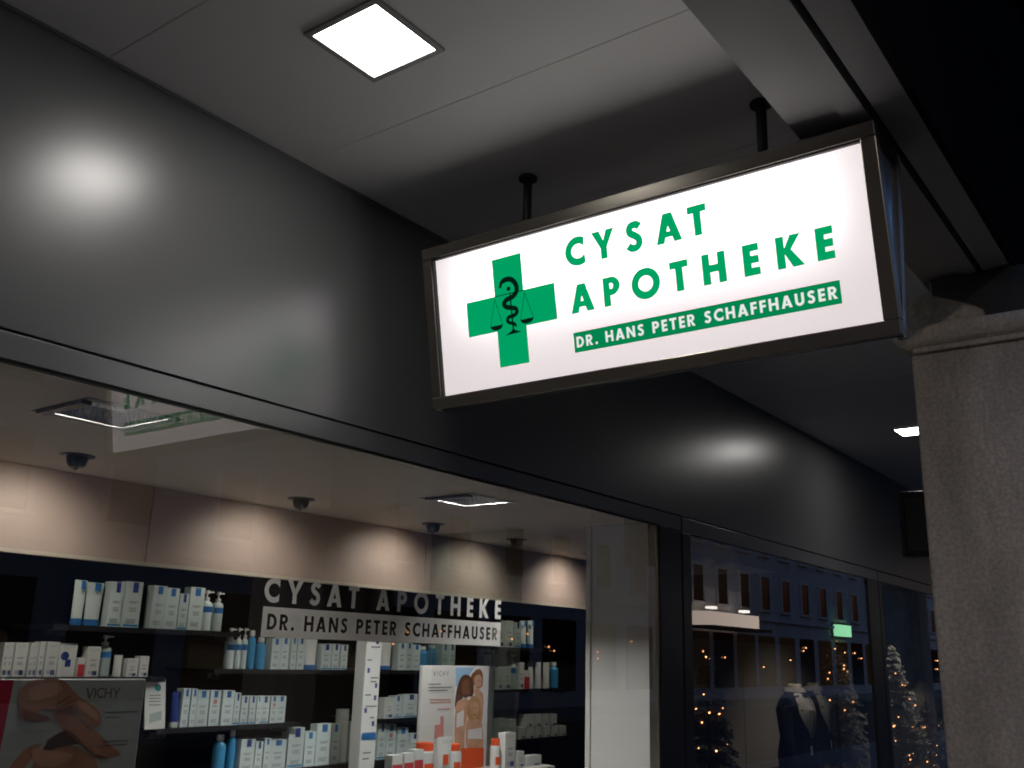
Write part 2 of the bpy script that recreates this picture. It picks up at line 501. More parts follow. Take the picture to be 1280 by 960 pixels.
# arcade ceiling: separate panels with open joints
ceil = structure_root('arcade_ceiling', (0, 0, ZC))
px = 1.338 - 0.792 * 9
for k in range(30):
    x0, x1 = px + k * 0.792 + 0.0012, px + (k + 1) * 0.792 - 0.0012
    MB().box(x0, x1, 0.80, 2.597, ZC, ZC + 0.03).build('ceiling_panel', 'ceiling', ceil, bevel=0.0015)
MB().box(px, px + 30 * 0.792, 0.62, 2.75, ZC + 0.034, ZC + 0.3).build('ceiling_backing', 'gasket', ceil)

# ---------------------------------------------------------------- shop front
XL, XR = -6.0, 17.0
sf = thing('shop_facade', 'dark grey metal shop front with wide display windows along the arcade', 'shop front', (5.0, D, 0))
MB().box(XL, XR, D, D + 0.09, ZSEAM + 0.006, ZC - 0.002).build('cladding_panel', 'cladding', sf)
MB().box(XL, XR, D - 0.012, D - 0.001, ZC - 0.013, ZC - 0.003).build('cornice_trim', 'cladding', sf)
MB().box(XL, XR, D + 0.02, D + 0.085, 2.352, ZSEAM + 0.005).build('seam_strip', 'gasket', sf)
W1, J1, W2, J2, W3 = 4.866, 5.205, 5.29, 8.69, 9.03       # glass ends and frame edges along the front
def head(x0, x1, z0=ZHEAD):
    MB().box(x0, x1, D - 0.004, D + 0.0095, z0, ZSEAM - 0.004).build('head_rail', 'cladding', sf, bevel=0.002)
head(XL, 5.165)
head(5.185, 8.99, ZHEAD - 0.012)
head(9.01, XR, ZHEAD - 0.012)
for x0, x1 in ((W1 + 0.035, 5.165), (5.185, W2), (W2 + 3.40, 8.99), (9.01, 9.09)):
    MB().box(x0, x1, D - 0.003, D + 0.073, 0.48, (ZHEAD if x0 < 5.1 else ZHEAD - 0.012) - 0.001).build('jamb', 'frame', sf, bevel=0.002)
MB().box(W1 + 0.012, W1 + 0.033, D + 0.002, D + 0.06, 0.482, ZHEAD - 0.003).build('edge_profile', 'signmetal', sf, bevel=0.002)
MB().box(XL, W1 + 0.002, D + 0.003, D + 0.009, ZHEAD - 0.009, ZHEAD - 0.001).build('glazing_gasket', 'gasket', sf)
MB().box(XL, W1 + 0.002, D + 0.0115, D + 0.03, ZHEAD - 0.006, ZHEAD - 0.001).build('glazing_bead', 'signmetal', sf)
MB().box(XL, XR, D - 0.005, D + 0.08, 0.0, 0.478).build('bulkhead', 'cladding', sf)
g1 = MB().quad((XL, D + 0.010, 0.48), (W1 + 0.004, D + 0.010, 0.48), (W1 + 0.004, D + 0.010, ZHEAD - 0.001), (XL, D + 0.010, ZHEAD - 0.001)).build('window_pane', 'glass', sf)
MB().quad((W2, D + 0.010, 0.48), (8.692, D + 0.010, 0.48), (8.692, D + 0.010, ZHEAD - 0.012), (W2, D + 0.010, ZHEAD - 0.012)).build('window_pane', 'glass', sf)
MB().quad((9.088, D + 0.010, 0.48), (XR, D + 0.010, 0.48), (XR, D + 0.010, ZHEAD - 0.012), (9.088, D + 0.010, ZHEAD - 0.012)).build('window_pane', 'glass', sf)
# lettering stuck on the inside of the pane
yl = D + 0.012
capd = 0.079
dz = 1.6 + 0.146
L1 = line_of('CYSAT', 0.438, capd, 0.23)
L2 = line_of('APOTHEKE', 0.774, capd, 0.23)
for base, L in ((2.154, L1), (2.686, L2)):
    for g in L:
        sheet(MB(), g, lambda u, v, b=base: (b + u, yl, dz + v)).build('letter', 'vinyl', g1)
bx0, bx1, bz0, bz1 = 2.155, 3.461, 1.6 + 0.033, 1.6 + 0.131
bar = [(0, 0), (bx1 - bx0, 0), (bx1 - bx0, bz1 - bz0), (0, bz1 - bz0)]
loops, islands = [bar], []
for g in line_of('DR. HANS PETER SCHAFFHAUSER', 1.262, 0.052, 0.225):
    loops.append([(u + 0.022, v + 0.024) for u, v in g[0]])
    for hole in g[1:]:
        islands.append([(u + 0.022, v + 0.024) for u, v in hole])
mb = MB()
sheet(mb, loops, lambda u, v: (bx0 + u, yl, bz0 + v))
for il in islands:
    sheet(mb, [il], lambda u, v: (bx0 + u, yl, bz0 + v))
mb.build('name_bar', 'vinyl', g1)

# ---------------------------------------------------------------- arcade edge beam, upper wall, column
be = thing('edge_beam', 'grey clad beam with a dark shadow gap along the open side of the arcade', 'beam', (4, 0.7, 3.1))
zb = 1.6 + 1.535
MB().prism([(XL, 0.893, zb), (XL, 0.893, ZC - 0.004), (XL, 0.742, ZC - 0.004), (XL, 0.742, zb - 0.004)], (24, 0, 0)).build('inner_soffit_panel', 'beam', be)
MB().prism([(XL, 0.739, zb - 0.02), (XL, 0.739, ZC - 0.006), (XL, 0.672, ZC - 0.006), (XL, 0.672, zb - 0.02)], (24, 0, 0)).build('middle_soffit_panel', 'beam', be)
MB().box(XL, XL + 24, 0.652, 0.668, zb + 0.06, ZC - 0.01).build('shadow_gap', 'gasket', be)
MB().prism([(XL, 0.649, zb - 0.02), (XL, 0.649, ZC - 0.006), (XL, 0.556, ZC - 0.006), (XL, 0.556, zb - 0.012)], (24, 0, 0)).build('outer_soffit_panel', 'beam', be)
uw = thing('upper_wall', 'dark street side wall of the building above the arcade beam', 'wall', (4, 0.5, 3.3))
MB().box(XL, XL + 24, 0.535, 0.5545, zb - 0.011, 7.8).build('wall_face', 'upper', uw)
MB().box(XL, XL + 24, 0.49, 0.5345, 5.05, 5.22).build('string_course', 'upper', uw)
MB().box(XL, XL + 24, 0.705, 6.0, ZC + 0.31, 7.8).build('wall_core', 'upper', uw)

def column(cx0, label):
    co = thing('stone_column', label, 'column', (cx0 + 0.3, 0.68, 0), 'columns of the arcade')
    cx1, cy0, cy1 = cx0 + 0.6, 0.30, 0.945
    MB().box(cx0, cx1, cy0, cy1, 0.0, 1.6 + 1.208).build('shaft', 'stone', co, bevel=0.012)
    MB().box(cx0 - 0.02, cx1 + 0.02, cy0 - 0.02, cy1 - 0.012, 1.6 + 1.2085, 1.6 + 1.2295).build('neck_ring', 'stone', co, bevel=0.004)
    ring = []
    for e, z in ((0.012, 1.230), (0.045, 1.245), (0.062, 1.268), (0.062, 1.300), (0.05, 1.3135), (0.0, 1.318)):
        ring.append([(cx0 - e * 0.7, cy0 - e, 1.6 + z), (cx1 + e, cy0 - e, 1.6 + z), (cx1 + e, cy1 + e * 0.9, 1.6 + z), (cx0 - e * 0.7, cy1 + e * 0.9, 1.6 + z)])
    MB().loft(ring).build('capital', 'stone', co, bevel=0.003)
    MB().prism([(cx0 + 0.02, cy1 + 0.0, 1.6 + 1.319), (cx0 + 0.02, cy1 + 0.0, 1.6 + 1.41), (cx0 + 0.02, cy1 - 0.035, 1.6 + 1.455), (cx0 + 0.02, cy1 - 0.09, 1.6 + 1.47), (cx0 + 0.02, cy1 - 0.09, zb - 0.024), (cx0 + 0.02, cy0 + 0.05, zb - 0.024), (cx0 + 0.02, cy0 + 0.05, 1.6 + 1.319)], (0.5, 0, 0)).build('impost_block', 'stone', co)
    # dark steel shoe in front of the impost that carries the beam
    MB().prism([(cx0 + 0.006, 0.845, zb - 0.025), (cx0 + 0.006, 0.845, zb - 0.085), (cx0 + 0.006, 0.70, 1.6 + 1.385), (cx0 + 0.006, 0.66, 1.6 + 1.36), (cx0 + 0.006, 0.656, 1.6 + 1.325), (cx0 + 0.006, 0.45, 1.6 + 1.322), (cx0 + 0.006, 0.45, zb - 0.025)], (0.0135, 0, 0)).build('beam_shoe', 'frame', co)
column(3.95, 'sandstone column with a moulded capital beside the hanging sign')
column(16.9, 'sandstone column further along the arcade')

M['lampframe'] = mat('grey_lamp_frame', (0.30, 0.29, 0.28), 0.45, 0.2)
# ---------------------------------------------------------------- ceiling lights
def downlight(x, label):
    y = 1.842
    t = thing('ceiling_light', label, 'ceiling light', (x, y, ZC), 'square lights along the arcade ceiling')
    a, b, h = 0.148, 0.127, 0.012
    for (p0, p1, q0, q1) in ((-a, a, b, a), (-a, a, -a, -b), (-a, -b, -b + 0.0005, b - 0.0005), (b, a, -b + 0.0005, b - 0.0005)):
        MB().box(x + p0, x + p1, y + q0, y + q1, ZC - h, ZC - 0.001).build('frame_bar', 'lampframe', t, bevel=0.002)
    MB().box(x - b + 0.001, x + b - 0.001, y - b + 0.001, y + b - 0.001, ZC - h + 0.004, ZC - 0.002).build('diffuser', 'lamp', t)
    return t
downlight(1.738, 'lit square ceiling light in front of the hanging sign, over the display window')
downlight(7.65, 'lit square ceiling light seen beside the stone column')

# ---------------------------------------------------------------- the pharmacy sign
TILT = R(10.5)
SX, SY, SZ = 2.56, 2.36, 1.6 + 1.49        # top left front corner
SWID, SHGT = 1.705, 0.62
nrm = Vector((-math.cos(TILT), 0, -math.sin(TILT)))
upv = Vector((-math.sin(TILT), 0, math.cos(TILT)))
bl = Vector((SX, SY, SZ)) - upv * SHGT
def S(u, v, o=0.0):
    """point on the lit face: u metres from its left edge, v from its bottom edge, o in front"""
    return tuple(bl + Vector((0, -1, 0)) * u + upv * v + nrm * o)
sg = thing('hanging_sign', 'lit white sign with green cross and green lettering hanging from the arcade ceiling', 'sign', (2.687, 1.5, SZ))
def slab(u0, u1, v0, v1, o0, o1, name, material, parent, bevel=0.0):
    q = [S(u0, v0, o0), S(u1, v0, o0), S(u1, v1, o0), S(u0, v1, o0)]
    return MB().prism(q, tuple(nrm * (o1 - o0))).build(name, material, parent, bevel=bevel)
fw = 0.045
slab(0, SWID, SHGT - fw, SHGT, -0.03, 0.012, 'frame_bar', 'signmetal', sg, 0.003)
slab(0, SWID, 0, fw, -0.03, 0.012, 'frame_bar', 'signmetal', sg, 0.003)
slab(0, fw, fw + 0.0005, SHGT - fw - 0.0005, -0.03, 0.0115, 'frame_bar', 'signmetal', sg, 0.003)
slab(SWID - fw, SWID, fw + 0.0005, SHGT - fw - 0.0005, -0.03, 0.0115, 'frame_bar', 'signmetal', sg, 0.003)
g_ = 0.006
slab(fw, SWID - fw, SHGT - fw - g_, SHGT - fw - 0.0006, -0.012, 0.006, 'gasket_strip', 'gasket', sg)
slab(fw + 0.0006, fw + g_ * 0.6, fw + 0.001, SHGT - fw - g_ - 0.001, -0.012, 0.006, 'gasket_strip', 'gasket', sg)
face = MB().quad(S(fw + 0.001, fw + 0.001, -0.013), S(SWID - fw - 0.001, fw + 0.001, -0.013), S(SWID - fw - 0.001, SHGT - fw - 0.001, -0.013), S(fw + 0.001, SHGT - fw - 0.001, -0.013)).build('lit_face', 'signface', sg)
for v_, o_ in ((0.51, -0.115), (0.38, -0.085)):
    MB().tube([S(0.17, v_, o_), S(SWID - 0.17, v_, o_)], 0.013, 10).build('fluorescent_tube', 'tube_light', sg, smooth=True)
OF, OG = -0.0115, -0.010
# green cross
a0, a1, b0, b1 = 0.182, 0.576, 0.116, 0.515
ua, ub, va, vb = 0.314, 0.444, 0.249, 0.379
cr = [(ua, b0), (ub, b0), (ub, va), (a1, va), (a1, vb), (ub, vb), (ub, b1), (ua, b1), (ua, vb), (a0, vb), (a0, va), (ua, va)]
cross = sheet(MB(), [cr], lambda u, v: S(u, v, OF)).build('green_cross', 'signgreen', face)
# dark emblem on the cross: a snake winding up a rod, with a pair of scales
em = MB()
sn = [(0.342, 0.409), (0.349, 0.422), (0.365, 0.430), (0.389, 0.429), (0.408, 0.414), (0.416, 0.392), (0.410, 0.374), (0.392, 0.362), (0.368, 0.357), (0.355, 0.346), (0.362, 0.332), (0.385, 0.324), (0.404, 0.318), (0.408, 0.303), (0.392, 0.294), (0.371, 0.292), (0.364, 0.281), (0.373, 0.271), (0.392, 0.265), (0.398, 0.253), (0.387, 0.246)]
sp = spline(sn, 5)
wd = [0.006 + 0.013 * min(1, k / 8) - 0.009 * max(0, (k - 45) / 55) for k in range(len(sp))]
sheet(em, [stroke(sp, wd)], lambda u, v: S(u, v, OG))
sheet(em, [[(0.337, 0.412), (0.335, 0.402), (0.342, 0.407), (0.349, 0.402), (0.352, 0.416)]], lambda u, v: S(u, v, OG + 0.0004))
sheet(em, [arc(0.380, 0.395, 0.0085, 0.0085, 0, 340, 17)], lambda u, v: S(u, v, OG + 0.0002))
sheet(em, [[(0.381, 0.380), (0.387, 0.380), (0.390, 0.240), (0.383, 0.240)]], lambda u, v: S(u, v, OG - 0.0004))
sheet(em, [[(0.350, 0.228), (0.374, 0.238), (0.382, 0.244), (0.392, 0.244), (0.400, 0.239), (0.422, 0.231), (0.396, 0.229)]], lambda u, v: S(u, v, OG + 0.0006))
def ln(a, b, t=0.0022, o=0.0):
    sheet(em, [stroke([a, b], t)], lambda u, v: S(u, v, OG + o))
ln((0.313, 0.3775), (0.443, 0.3775), 0.003, -0.0006)
for (ax, bx_, cx_, by) in ((0.314, 0.287, 0.342, 0.270), (0.448, 0.421, 0.478, 0.272)):
    ln((ax, 0.368), (bx_, by), 0.0018, 0.0001); ln((ax, 0.368), (cx_, by), 0.0018, 0.0003); ln((bx_, by), (cx_, by), 0.002, 0.0005)
    mid = (bx_ + cx_) / 2
    sheet(em, [arc(mid, by - 0.001, (cx_ - bx_) / 2, 0.016, 180, 360, 12)], lambda u, v: S(u, v, OG + 0.0007))
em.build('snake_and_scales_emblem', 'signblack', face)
# lettering
cap = 0.0985
for base, items in ((0.4185, (('C', 0.631), ('Y', 0.741), ('S', 0.871), ('A', 0.982), ('T', 1.099))),
                    (0.2545, (('A', 0.636), ('P', 0.768), ('O', 0.876), ('T', 1.018), ('H', 1.131), ('E', 1.267), ('K', 1.373), ('E', 1.494)))):
    for ch, u0 in items:
        ls, W = glyph(ch, 0.262)
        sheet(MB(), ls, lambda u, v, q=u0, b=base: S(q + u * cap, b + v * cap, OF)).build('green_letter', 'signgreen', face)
sheet(MB(), [[(0.635, 0.119), (1.549, 0.119), (1.549, 0.1885), (0.635, 0.1885)]], lambda u, v: S(u, v, OF)).build('green_name_bar', 'signgreen_dimmed', face)
for g in line_of('DR. HANS PETER SCHAFFHAUSER', 0.893, 0.0375, 0.225):
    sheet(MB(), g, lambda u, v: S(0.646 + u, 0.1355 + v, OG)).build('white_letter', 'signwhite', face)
# wedge body: end caps, back, top, rods
TOPB, BOTB = 2.815, 2.705
def endcap(y, o):
    q = [(SX + 0.034, y, SZ - 0.012), (bl.x + 0.03, y, bl.z + 0.006), (BOTB, y, bl.z + 0.006), (TOPB, y, SZ - 0.012)]
    MB().prism(q, (0, o, 0)).build('end_cap', 'bluepanel', sg)
yr = SY - SWID
endcap(yr + 0.012, 0.006)
endcap(SY - 0.018, 0.006)
for y_ in (yr, SY - 0.022):
    MB().prism([(TOPB - 0.03, y_, SZ), (TOPB, y_, SZ), (BOTB + 0.012, y_, bl.z - 0.002), (BOTB - 0.012, y_, bl.z - 0.002)], (0, 0.022, 0)).build('back_frame_bar', 'signmetal', sg, bevel=0.002)
    MB().prism([(SX + 0.036, y_ + 0.001, SZ - 0.002), (TOPB - 0.031, y_ + 0.001, SZ - 0.002), (TOPB - 0.035, y_ + 0.001, SZ - 0.03), (SX + 0.04, y_ + 0.001, SZ - 0.03)], (0, 0.02, 0)).build('top_frame_bar', 'gasket', sg)
MB().quad((TOPB - 0.01, yr + 0.023, SZ - 0.01), (TOPB - 0.01, SY - 0.023, SZ - 0.01), (BOTB, SY - 0.023, bl.z + 0.004), (BOTB, yr + 0.023, bl.z + 0.004)).build('back_panel', 'gasket', sg)
MB().box(SX + 0.03, TOPB - 0.012, yr + 0.023, SY - 0.023, SZ - 0.016, SZ - 0.008).build('top_panel', 'gasket', sg)
for y_ in (1.961, 1.036):
    MB().tube([(2.687, y_, SZ - 0.008), (2.687, y_, ZC - 0.012)], 0.017, 14).build('hanging_rod', 'darkmetal', sg, smooth=True)
    MB().lathe((2.687, y_, ZC - 0.0125), [(0.034, 0), (0.036, 0.004), (0.036, 0.0115)], 20).build('ceiling_rosette', 'darkmetal', sg, smooth=True)

# neighbouring unlit sign further along the arcade
ns = thing('projecting_sign', 'unlit dark sign box in a metal frame beyond the hanging sign', 'sign', (6.9, 1.9, 2.5))
for y0_, y1_, z0_, z1_ in ((1.30, 1.79, 2.70, 2.73), (1.30, 1.79, 2.30, 2.33), (1.76, 1.79, 2.3305, 2.6995), (1.30, 1.33, 2.3305, 2.6995)):
    MB().box(6.80, 6.92, y0_, y1_, z0_, z1_).build('frame_bar', 'darkmetal', ns, bevel=0.003)
MB().box(6.815, 6.905, 1.331, 1.759, 2.331, 2.699).build('dark_face', 'frame', ns)
MB().tube([(6.86, 1.50, 2.731), (6.86, 1.50, ZC - 0.002)], 0.014, 10).build('hanging_rod', 'darkmetal', ns, smooth=True)
MB().tube([(6.86, 1.36, 2.731), (6.86, 1.36, ZC - 0.002)], 0.014, 10).build('hanging_rod', 'darkmetal', ns, smooth=True)

# ================================================================ INSIDE THE PHARMACY WINDOW
ZI, YB, ZT = 2.342, 4.20, 1.966
PX0, PX1, PXW = -1.0, 8.2, 7.28
def holed(mb, x0, x1, y0, y1, z, holes):
    xs = sorted({x0, x1, *[h[0] for h in holes], *[h[1] for h in holes]})
    ys = sorted({y0, y1, *[h[2] for h in holes], *[h[3] for h in holes]})
    for a, b in zip(xs, xs[1:]):
        for c, d in zip(ys, ys[1:]):
            mx, my = (a + b) / 2, (c + d) / 2
            if not any(h[0] < mx < h[1] and h[2] < my < h[3] for h in holes):
                mb.quad((a, c, z), (b, c, z), (b, d, z), (a, d, z))
    return mb
room = structure_root('window_room', (2, 3.4, 0))
lamps = [(1.74, 3.00), (3.77, 3.07), (-0.3, 2.98)]
hs = [(x - 0.14, x + 0.14, y - 0.14, y + 0.14) for x, y in lamps]
holed(MB(), PX0, 4.735, D + 0.011, YB + 0.1, ZI, hs).build('soffit', 'soffit', room)
holed(MB(), 4.739, 5.16, D + 0.011, YB + 0.1, ZI, []).build('soffit', 'soffit', room)
holed(MB(), 5.161, PX1, D + 0.6, YB + 0.1, ZI, []).build('soffit', 'soffit', room)
MB().box(PX0, PX1, D + 0.095, 5.0, ZI + 0.2, ZI + 0.3).build('soffit_void', 'gasket', room)
for a, b in ((PX0, 0.728), (0.732, 2.728), (2.732, 4.738), (4.742, 6.748), (6.752, PXW)):
    MB().box(a, b, YB, YB + 0.03, ZT + 0.012, ZI - 0.002).build('wall_panel', 'wood', room, bevel=0.001)
MB().box(PX0, PXW, YB - 0.008, YB + 0.03, ZT - 0.006, ZT + 0.0115).build('trim_strip', 'trim', room)
MB().box(PX0, 7.95, 4.62, 4.66, 0.0, ZI).build('cabinet_back', 'cabinet', room)
MB().box(PX0, PXW, YB + 0.035, 4.62, ZT + 0.03, ZT + 0.06).build('cabinet_top', 'cabinet', room)
MB().box(PX0 - 0.05, PX0, D + 0.09, 4.66, 0, ZI).build('end_wall', 'white', room)
MB().box(PX0, 4.88, D + 0.092, YB - 0.02, 0.68, 0.745).build('display_floor', 'white', room)
MB().box(PX0, PXW, YB - 0.018, 4.618, 0.02, 0.30).build('cabinet_base', 'cabinet', room)
# reveal beside the glass
MB().box(4.880, 4.93, D + 0.0615, 3.03, 0.76, ZI - 0.003).build('side_reveal', 'white', room)
MB().box(4.866, 4.935, 3.0305, 3.06, 0.76, ZI - 0.003).build('reveal_edge', 'white', room)
# slanting partition between the two shops
def wallseg(a, b, z0, z1, th, name, material, parent):
    a, b = Vector((*a, 0)), Vector((*b, 0))
    n = Vector((-(b - a).y, (b - a).x, 0)).normalized() * th
    q = [a, b, b + n, a + n]
    return MB().prism([(p.x, p.y, z0) for p in q], (0, 0, z1 - z0)).build(name, material, parent)
wallseg((5.05, 2.85), (8.15, 4.68), 0, ZI + 0.2, 0.03, 'slanted_partition', 'cabinet', room)

gp = tag(MB().box(4.79, 4.798, 3.47, YB - 0.004, 0.746, ZI - 0.004).build('glass_partition', 'pglass', origin=(4.794, 3.8, 0.746)), 'clear glass partition standing between the pharmacy shelves', 'glass partition')

# recessed square lamps with mirrored reflectors
for x, y in lamps:
    lab = {1.74: 'square recessed lamp with mirrored reflector above the large portrait poster', 3.77: 'square recessed lamp with mirrored reflector near the glass partition', -0.3: 'square recessed lamp with mirrored reflector at the near end of the window'}[x]
    t = thing('recessed_lamp', lab, 'recessed lamp', (x, y, ZI), 'recessed lamps in the window soffit')
    a, b = 0.175, 0.139
    for (p0, p1, q0, q1, h) in ((-a, a, b, a, 0.0035), (-a, a, -a, -b, 0.0035), (-a, -b, -b + 0.0005, b - 0.0005, 0.016), (b, a, -b + 0.0005, b - 0.0005, 0.0035)):
        MB().box(x + p0, x + p1, y + q0, y + q1, ZI - h, ZI - 0.0008).build('trim_bar', 'lampframe' if p1 != -b else 'frame', t, bevel=0.001)
    MB().loft([[(x + sx * s, y + sy * s, ZI + z) for sx, sy in ((-1, -1), (1, -1), (1, 1), (-1, 1))] for s, z in ((0.138, 0.001), (0.125, 0.05), (0.08, 0.10), (0.05, 0.12))], cap=False).build('reflector', 'chrome', t)
    MB().box(x - 0.05, x + 0.05, y - 0.05, y + 0.05, ZI + 0.1205, ZI + 0.125).build('lamp_glass', 'bulbpanel_strong' if x == 3.77 else 'bulbpanel', t)

# spot lamps grazing the wall panels
SPOTS = [(-0.15, 3.78, 'before the near wall panels'), (0.98, 3.78, 'at the near end above the dark shelves'), (2.09, 3.79, 'over the tubes on the upper shelf'), (3.34, 3.83, 'over the pump bottles'), (4.40, 3.85, 'just before the glass partition'), (5.26, 3.86, 'behind the glass partition'), (6.25, 3.88, 'at the far end of the wall')]
for x, y, where in SPOTS:
    t = thing('spot_lamp', 'small round ceiling spot lamp ' + where, 'spot lamp', (x, y, ZI), 'spot lamps along the window soffit')
    MB().lathe((x, y, ZI - 0.006), [(0.066, 0.0), (0.07, 0.003), (0.07, 0.0055)], 24).build('flange', 'darkmetal', t, smooth=True)
    MB().lathe((x, y, ZI - 0.050), [(0.026, 0.0), (0.036, 0.008), (0.042, 0.03), (0.042, 0.0435)], 20).build('lamp_body', 'darkmetal', t, smooth=True)
    MB().lathe((x, y, ZI - 0.062), [(0.004, 0.0), (0.010, 0.004), (0.012, 0.0115)], 10).build('bulb_tip', 'bulb', t, smooth=True)
    ld = bpy.data.lights.new('spot_beam', 'SPOT')
    ld.energy = 11.5 * random.uniform(0.7, 1.2)
    ld.color = (1.0, 0.91, 0.80)
    ld.spot_size = R(134)
    ld.spot_blend = 0.85
    ld.shadow_soft_size = 0.02
    lo = bpy.data.objects.new('spot_beam', ld)
    COL.objects.link(lo)
    lo.parent = t
    lo.location = (0, 0, -0.07)
    dirv = Vector((random.uniform(-0.10, 0.10), math.sin(R(38)), -math.cos(R(38))))
    lo.rotation_euler = dirv.to_track_quat('-Z', 'Y').to_euler()

# ---------------------------------------------------------------- shelves and goods
ROWS = {}
ROWS['upper'] = (4.240, 1.671, [('tube',2.427,0.065,0.202), ('tube',2.493,0.087,0.197), ('carton',2.604,0.074,0.208), ('carton',2.678,0.084,0.214), ('carton',2.824,0.075,0.205), ('carton',2.901,0.072,0.199), ('carton',2.979,0.055,0.176), ('carton',3.033,0.085,0.212), ('pump',3.124,0.068,0.202), ('pump',3.198,0.059,0.199)])
ROWS['middle'] = (4.240, 1.487, [('pump',3.300,0.056,0.206), ('pump',3.361,0.036,0.208), ('pump',3.402,0.036,0.209), ('bottle',3.445,0.048,0.199), ('bottle',3.500,0.059,0.164), ('carton',3.587,0.061,0.162), ('carton',3.653,0.056,0.168), ('carton',3.721,0.040,0.170), ('carton',3.767,0.052,0.171), ('wrap',3.837,0.102,0.166), ('carton',3.952,0.074,0.142), ('carton',4.032,0.056,0.144), ('carton',4.095,0.051,0.141), ('wrap',4.440,0.106,0.164), ('carton',4.582,0.065,0.162), ('carton',4.654,0.059,0.164), ('carton',4.722,0.068,0.156), ('bottle',4.805,0.093,0.148), ('bottle',4.905,0.079,0.160), ('carton',4.992,0.064,0.167), ('carton',5.065,0.066,0.169)])
ROWS['low'] = (4.240, 1.214, [('tubedark',3.011,0.050,0.165), ('carton',3.065,0.042,0.180), ('carton',3.111,0.033,0.179), ('carton',3.149,0.072,0.171), ('carton',3.225,0.063,0.170), ('carton',3.294,0.070,0.169), ('carton',3.369,0.036,0.157), ('carton',3.416,0.046,0.140), ('carton',3.467,0.042,0.140), ('carton',3.515,0.026,0.139), ('carton',3.546,0.059,0.138), ('carton',3.611,0.044,0.137), ('carton',3.660,0.061,0.136)])
ROWS['bottom'] = (4.240, 0.980, [('bottle',3.298,0.069,0.188), ('bottle',3.376,0.050,0.208), ('carton',3.439,0.093,0.162), ('carton',3.538,0.048,0.146), ('carton',3.590,0.043,0.160), ('carton',3.638,0.110,0.148), ('carton',3.755,0.114,0.204), ('carton',3.876,0.076,0.179), ('carton',3.955,0.115,0.217), ('carton',4.076,0.068,0.213), ('jar',4.146,0.083,0.289), ('jar',4.237,0.078,0.220), ('carton',4.443,0.069,0.204), ('carton',4.526,0.084,0.192), ('carton',4.625,0.094,0.170), ('carton',4.735,0.066,0.133)])
ROWS['left'] = (4.240, 1.450, [('vbox',2.144,0.024,0.140), ('vbox',2.171,0.020,0.141), ('vbox',2.195,0.055,0.142), ('vbox',2.258,0.018,0.140), ('vbox',2.279,0.021,0.144), ('vbox',2.303,0.025,0.148), ('vbox',2.332,0.055,0.149), ('vcard',2.395,0.082,0.144), ('redbox',2.487,0.035,0.083), ('vbox',2.525,0.063,0.133), ('pump',2.596,0.068,0.185), ('vtube',2.679,0.045,0.097), ('vbox',2.734,0.054,0.083), ('vbox',2.796,0.047,0.095)])
ROWS['right_high'] = (4.240, 1.646, [('vbox',5.585,0.103,0.170), ('vbox',5.698,0.077,0.186), ('carton',5.784,0.078,0.178), ('tube',5.882,0.080,0.193), ('tube',5.972,0.071,0.197)])
ROWS['right_mid'] = (4.240, 1.363, [('vbox',5.600,0.065,0.149), ('vbox',5.674,0.094,0.155), ('pump',5.777,0.068,0.238), ('vbox',5.855,0.059,0.184), ('redbox',5.925,0.070,0.129), ('vtube',6.003,0.061,0.196), ('vtube',6.085,0.083,0.186), ('vtube',6.178,0.106,0.187), ('bottle',6.305,0.164,0.189)])
ROWS['right_low'] = (4.240, 1.026, [('vbox',5.636,0.092,0.146), ('vbox',5.747,0.104,0.137), ('small',5.872,0.097,0.079), ('small',5.979,0.090,0.075), ('small',6.078,0.092,0.077), ('small',6.180,0.094,0.073), ('small',6.284,0.107,0.074), ('small',6.391,0.098,0.070)])
ROWS['center'] = (4.240, 1.208, [('vbox',4.480,0.084,0.121), ('carton',4.578,0.065,0.129), ('carton',4.657,0.133,0.137)])
BOARD1 = [(1.547, 1.486), (2.078, 1.481), (2.067, 1.196), (1.591, 1.228)]
P1_RED = [(1.547, 1.486), (1.613, 1.486), (1.609, 1.276), (1.591, 1.228)]
P1_KNEE = [(1.633, 1.445), (1.651, 1.469), (1.689, 1.483), (1.764, 1.483), (1.811, 1.451), (1.841, 1.427), (1.904, 1.391), (1.923, 1.363), (1.923, 1.339), (1.899, 1.334), (1.871, 1.345), (1.83, 1.385), (1.812, 1.389), (1.776, 1.381), (1.753, 1.391), (1.716, 1.392), (1.71, 1.377), (1.749, 1.364), (1.742, 1.357), (1.685, 1.357), (1.651, 1.371), (1.641, 1.397)]
P1_ARM = [(1.754, 1.383), (1.812, 1.389), (1.853, 1.353), (1.91, 1.32), (1.962, 1.279), (2.013, 1.245), (1.987, 1.235), (1.933, 1.234), (1.874, 1.272), (1.825, 1.309), (1.786, 1.341)]
P1_DARK = [(1.737, 1.29), (1.806, 1.325), (1.863, 1.288), (1.83, 1.281), (1.781, 1.273), (1.726, 1.254)]
P1_TORSO = [(1.656, 1.201), (1.669, 1.265), (1.705, 1.288), (1.733, 1.29), (1.781, 1.273), (1.83, 1.281), (1.885, 1.258), (1.925, 1.229), (1.914, 1.182)]
P1_STRAP = [(1.679, 1.207), (1.736, 1.294), (1.75, 1.296), (1.701, 1.205)]
P1_CLOTH = [(1.922, 1.189), (1.944, 1.218), (2.014, 1.237), (2.052, 1.231), (2.069, 1.178)]
P1_F0 = [(1.755, 1.408), (1.805, 1.435), (1.808, 1.43), (1.76, 1.402)]
P1_F1 = [(1.761, 1.396), (1.812, 1.422), (1.815, 1.416), (1.766, 1.39)]
P1_F2 = [(1.766, 1.387), (1.818, 1.406), (1.821, 1.401), (1.771, 1.382)]
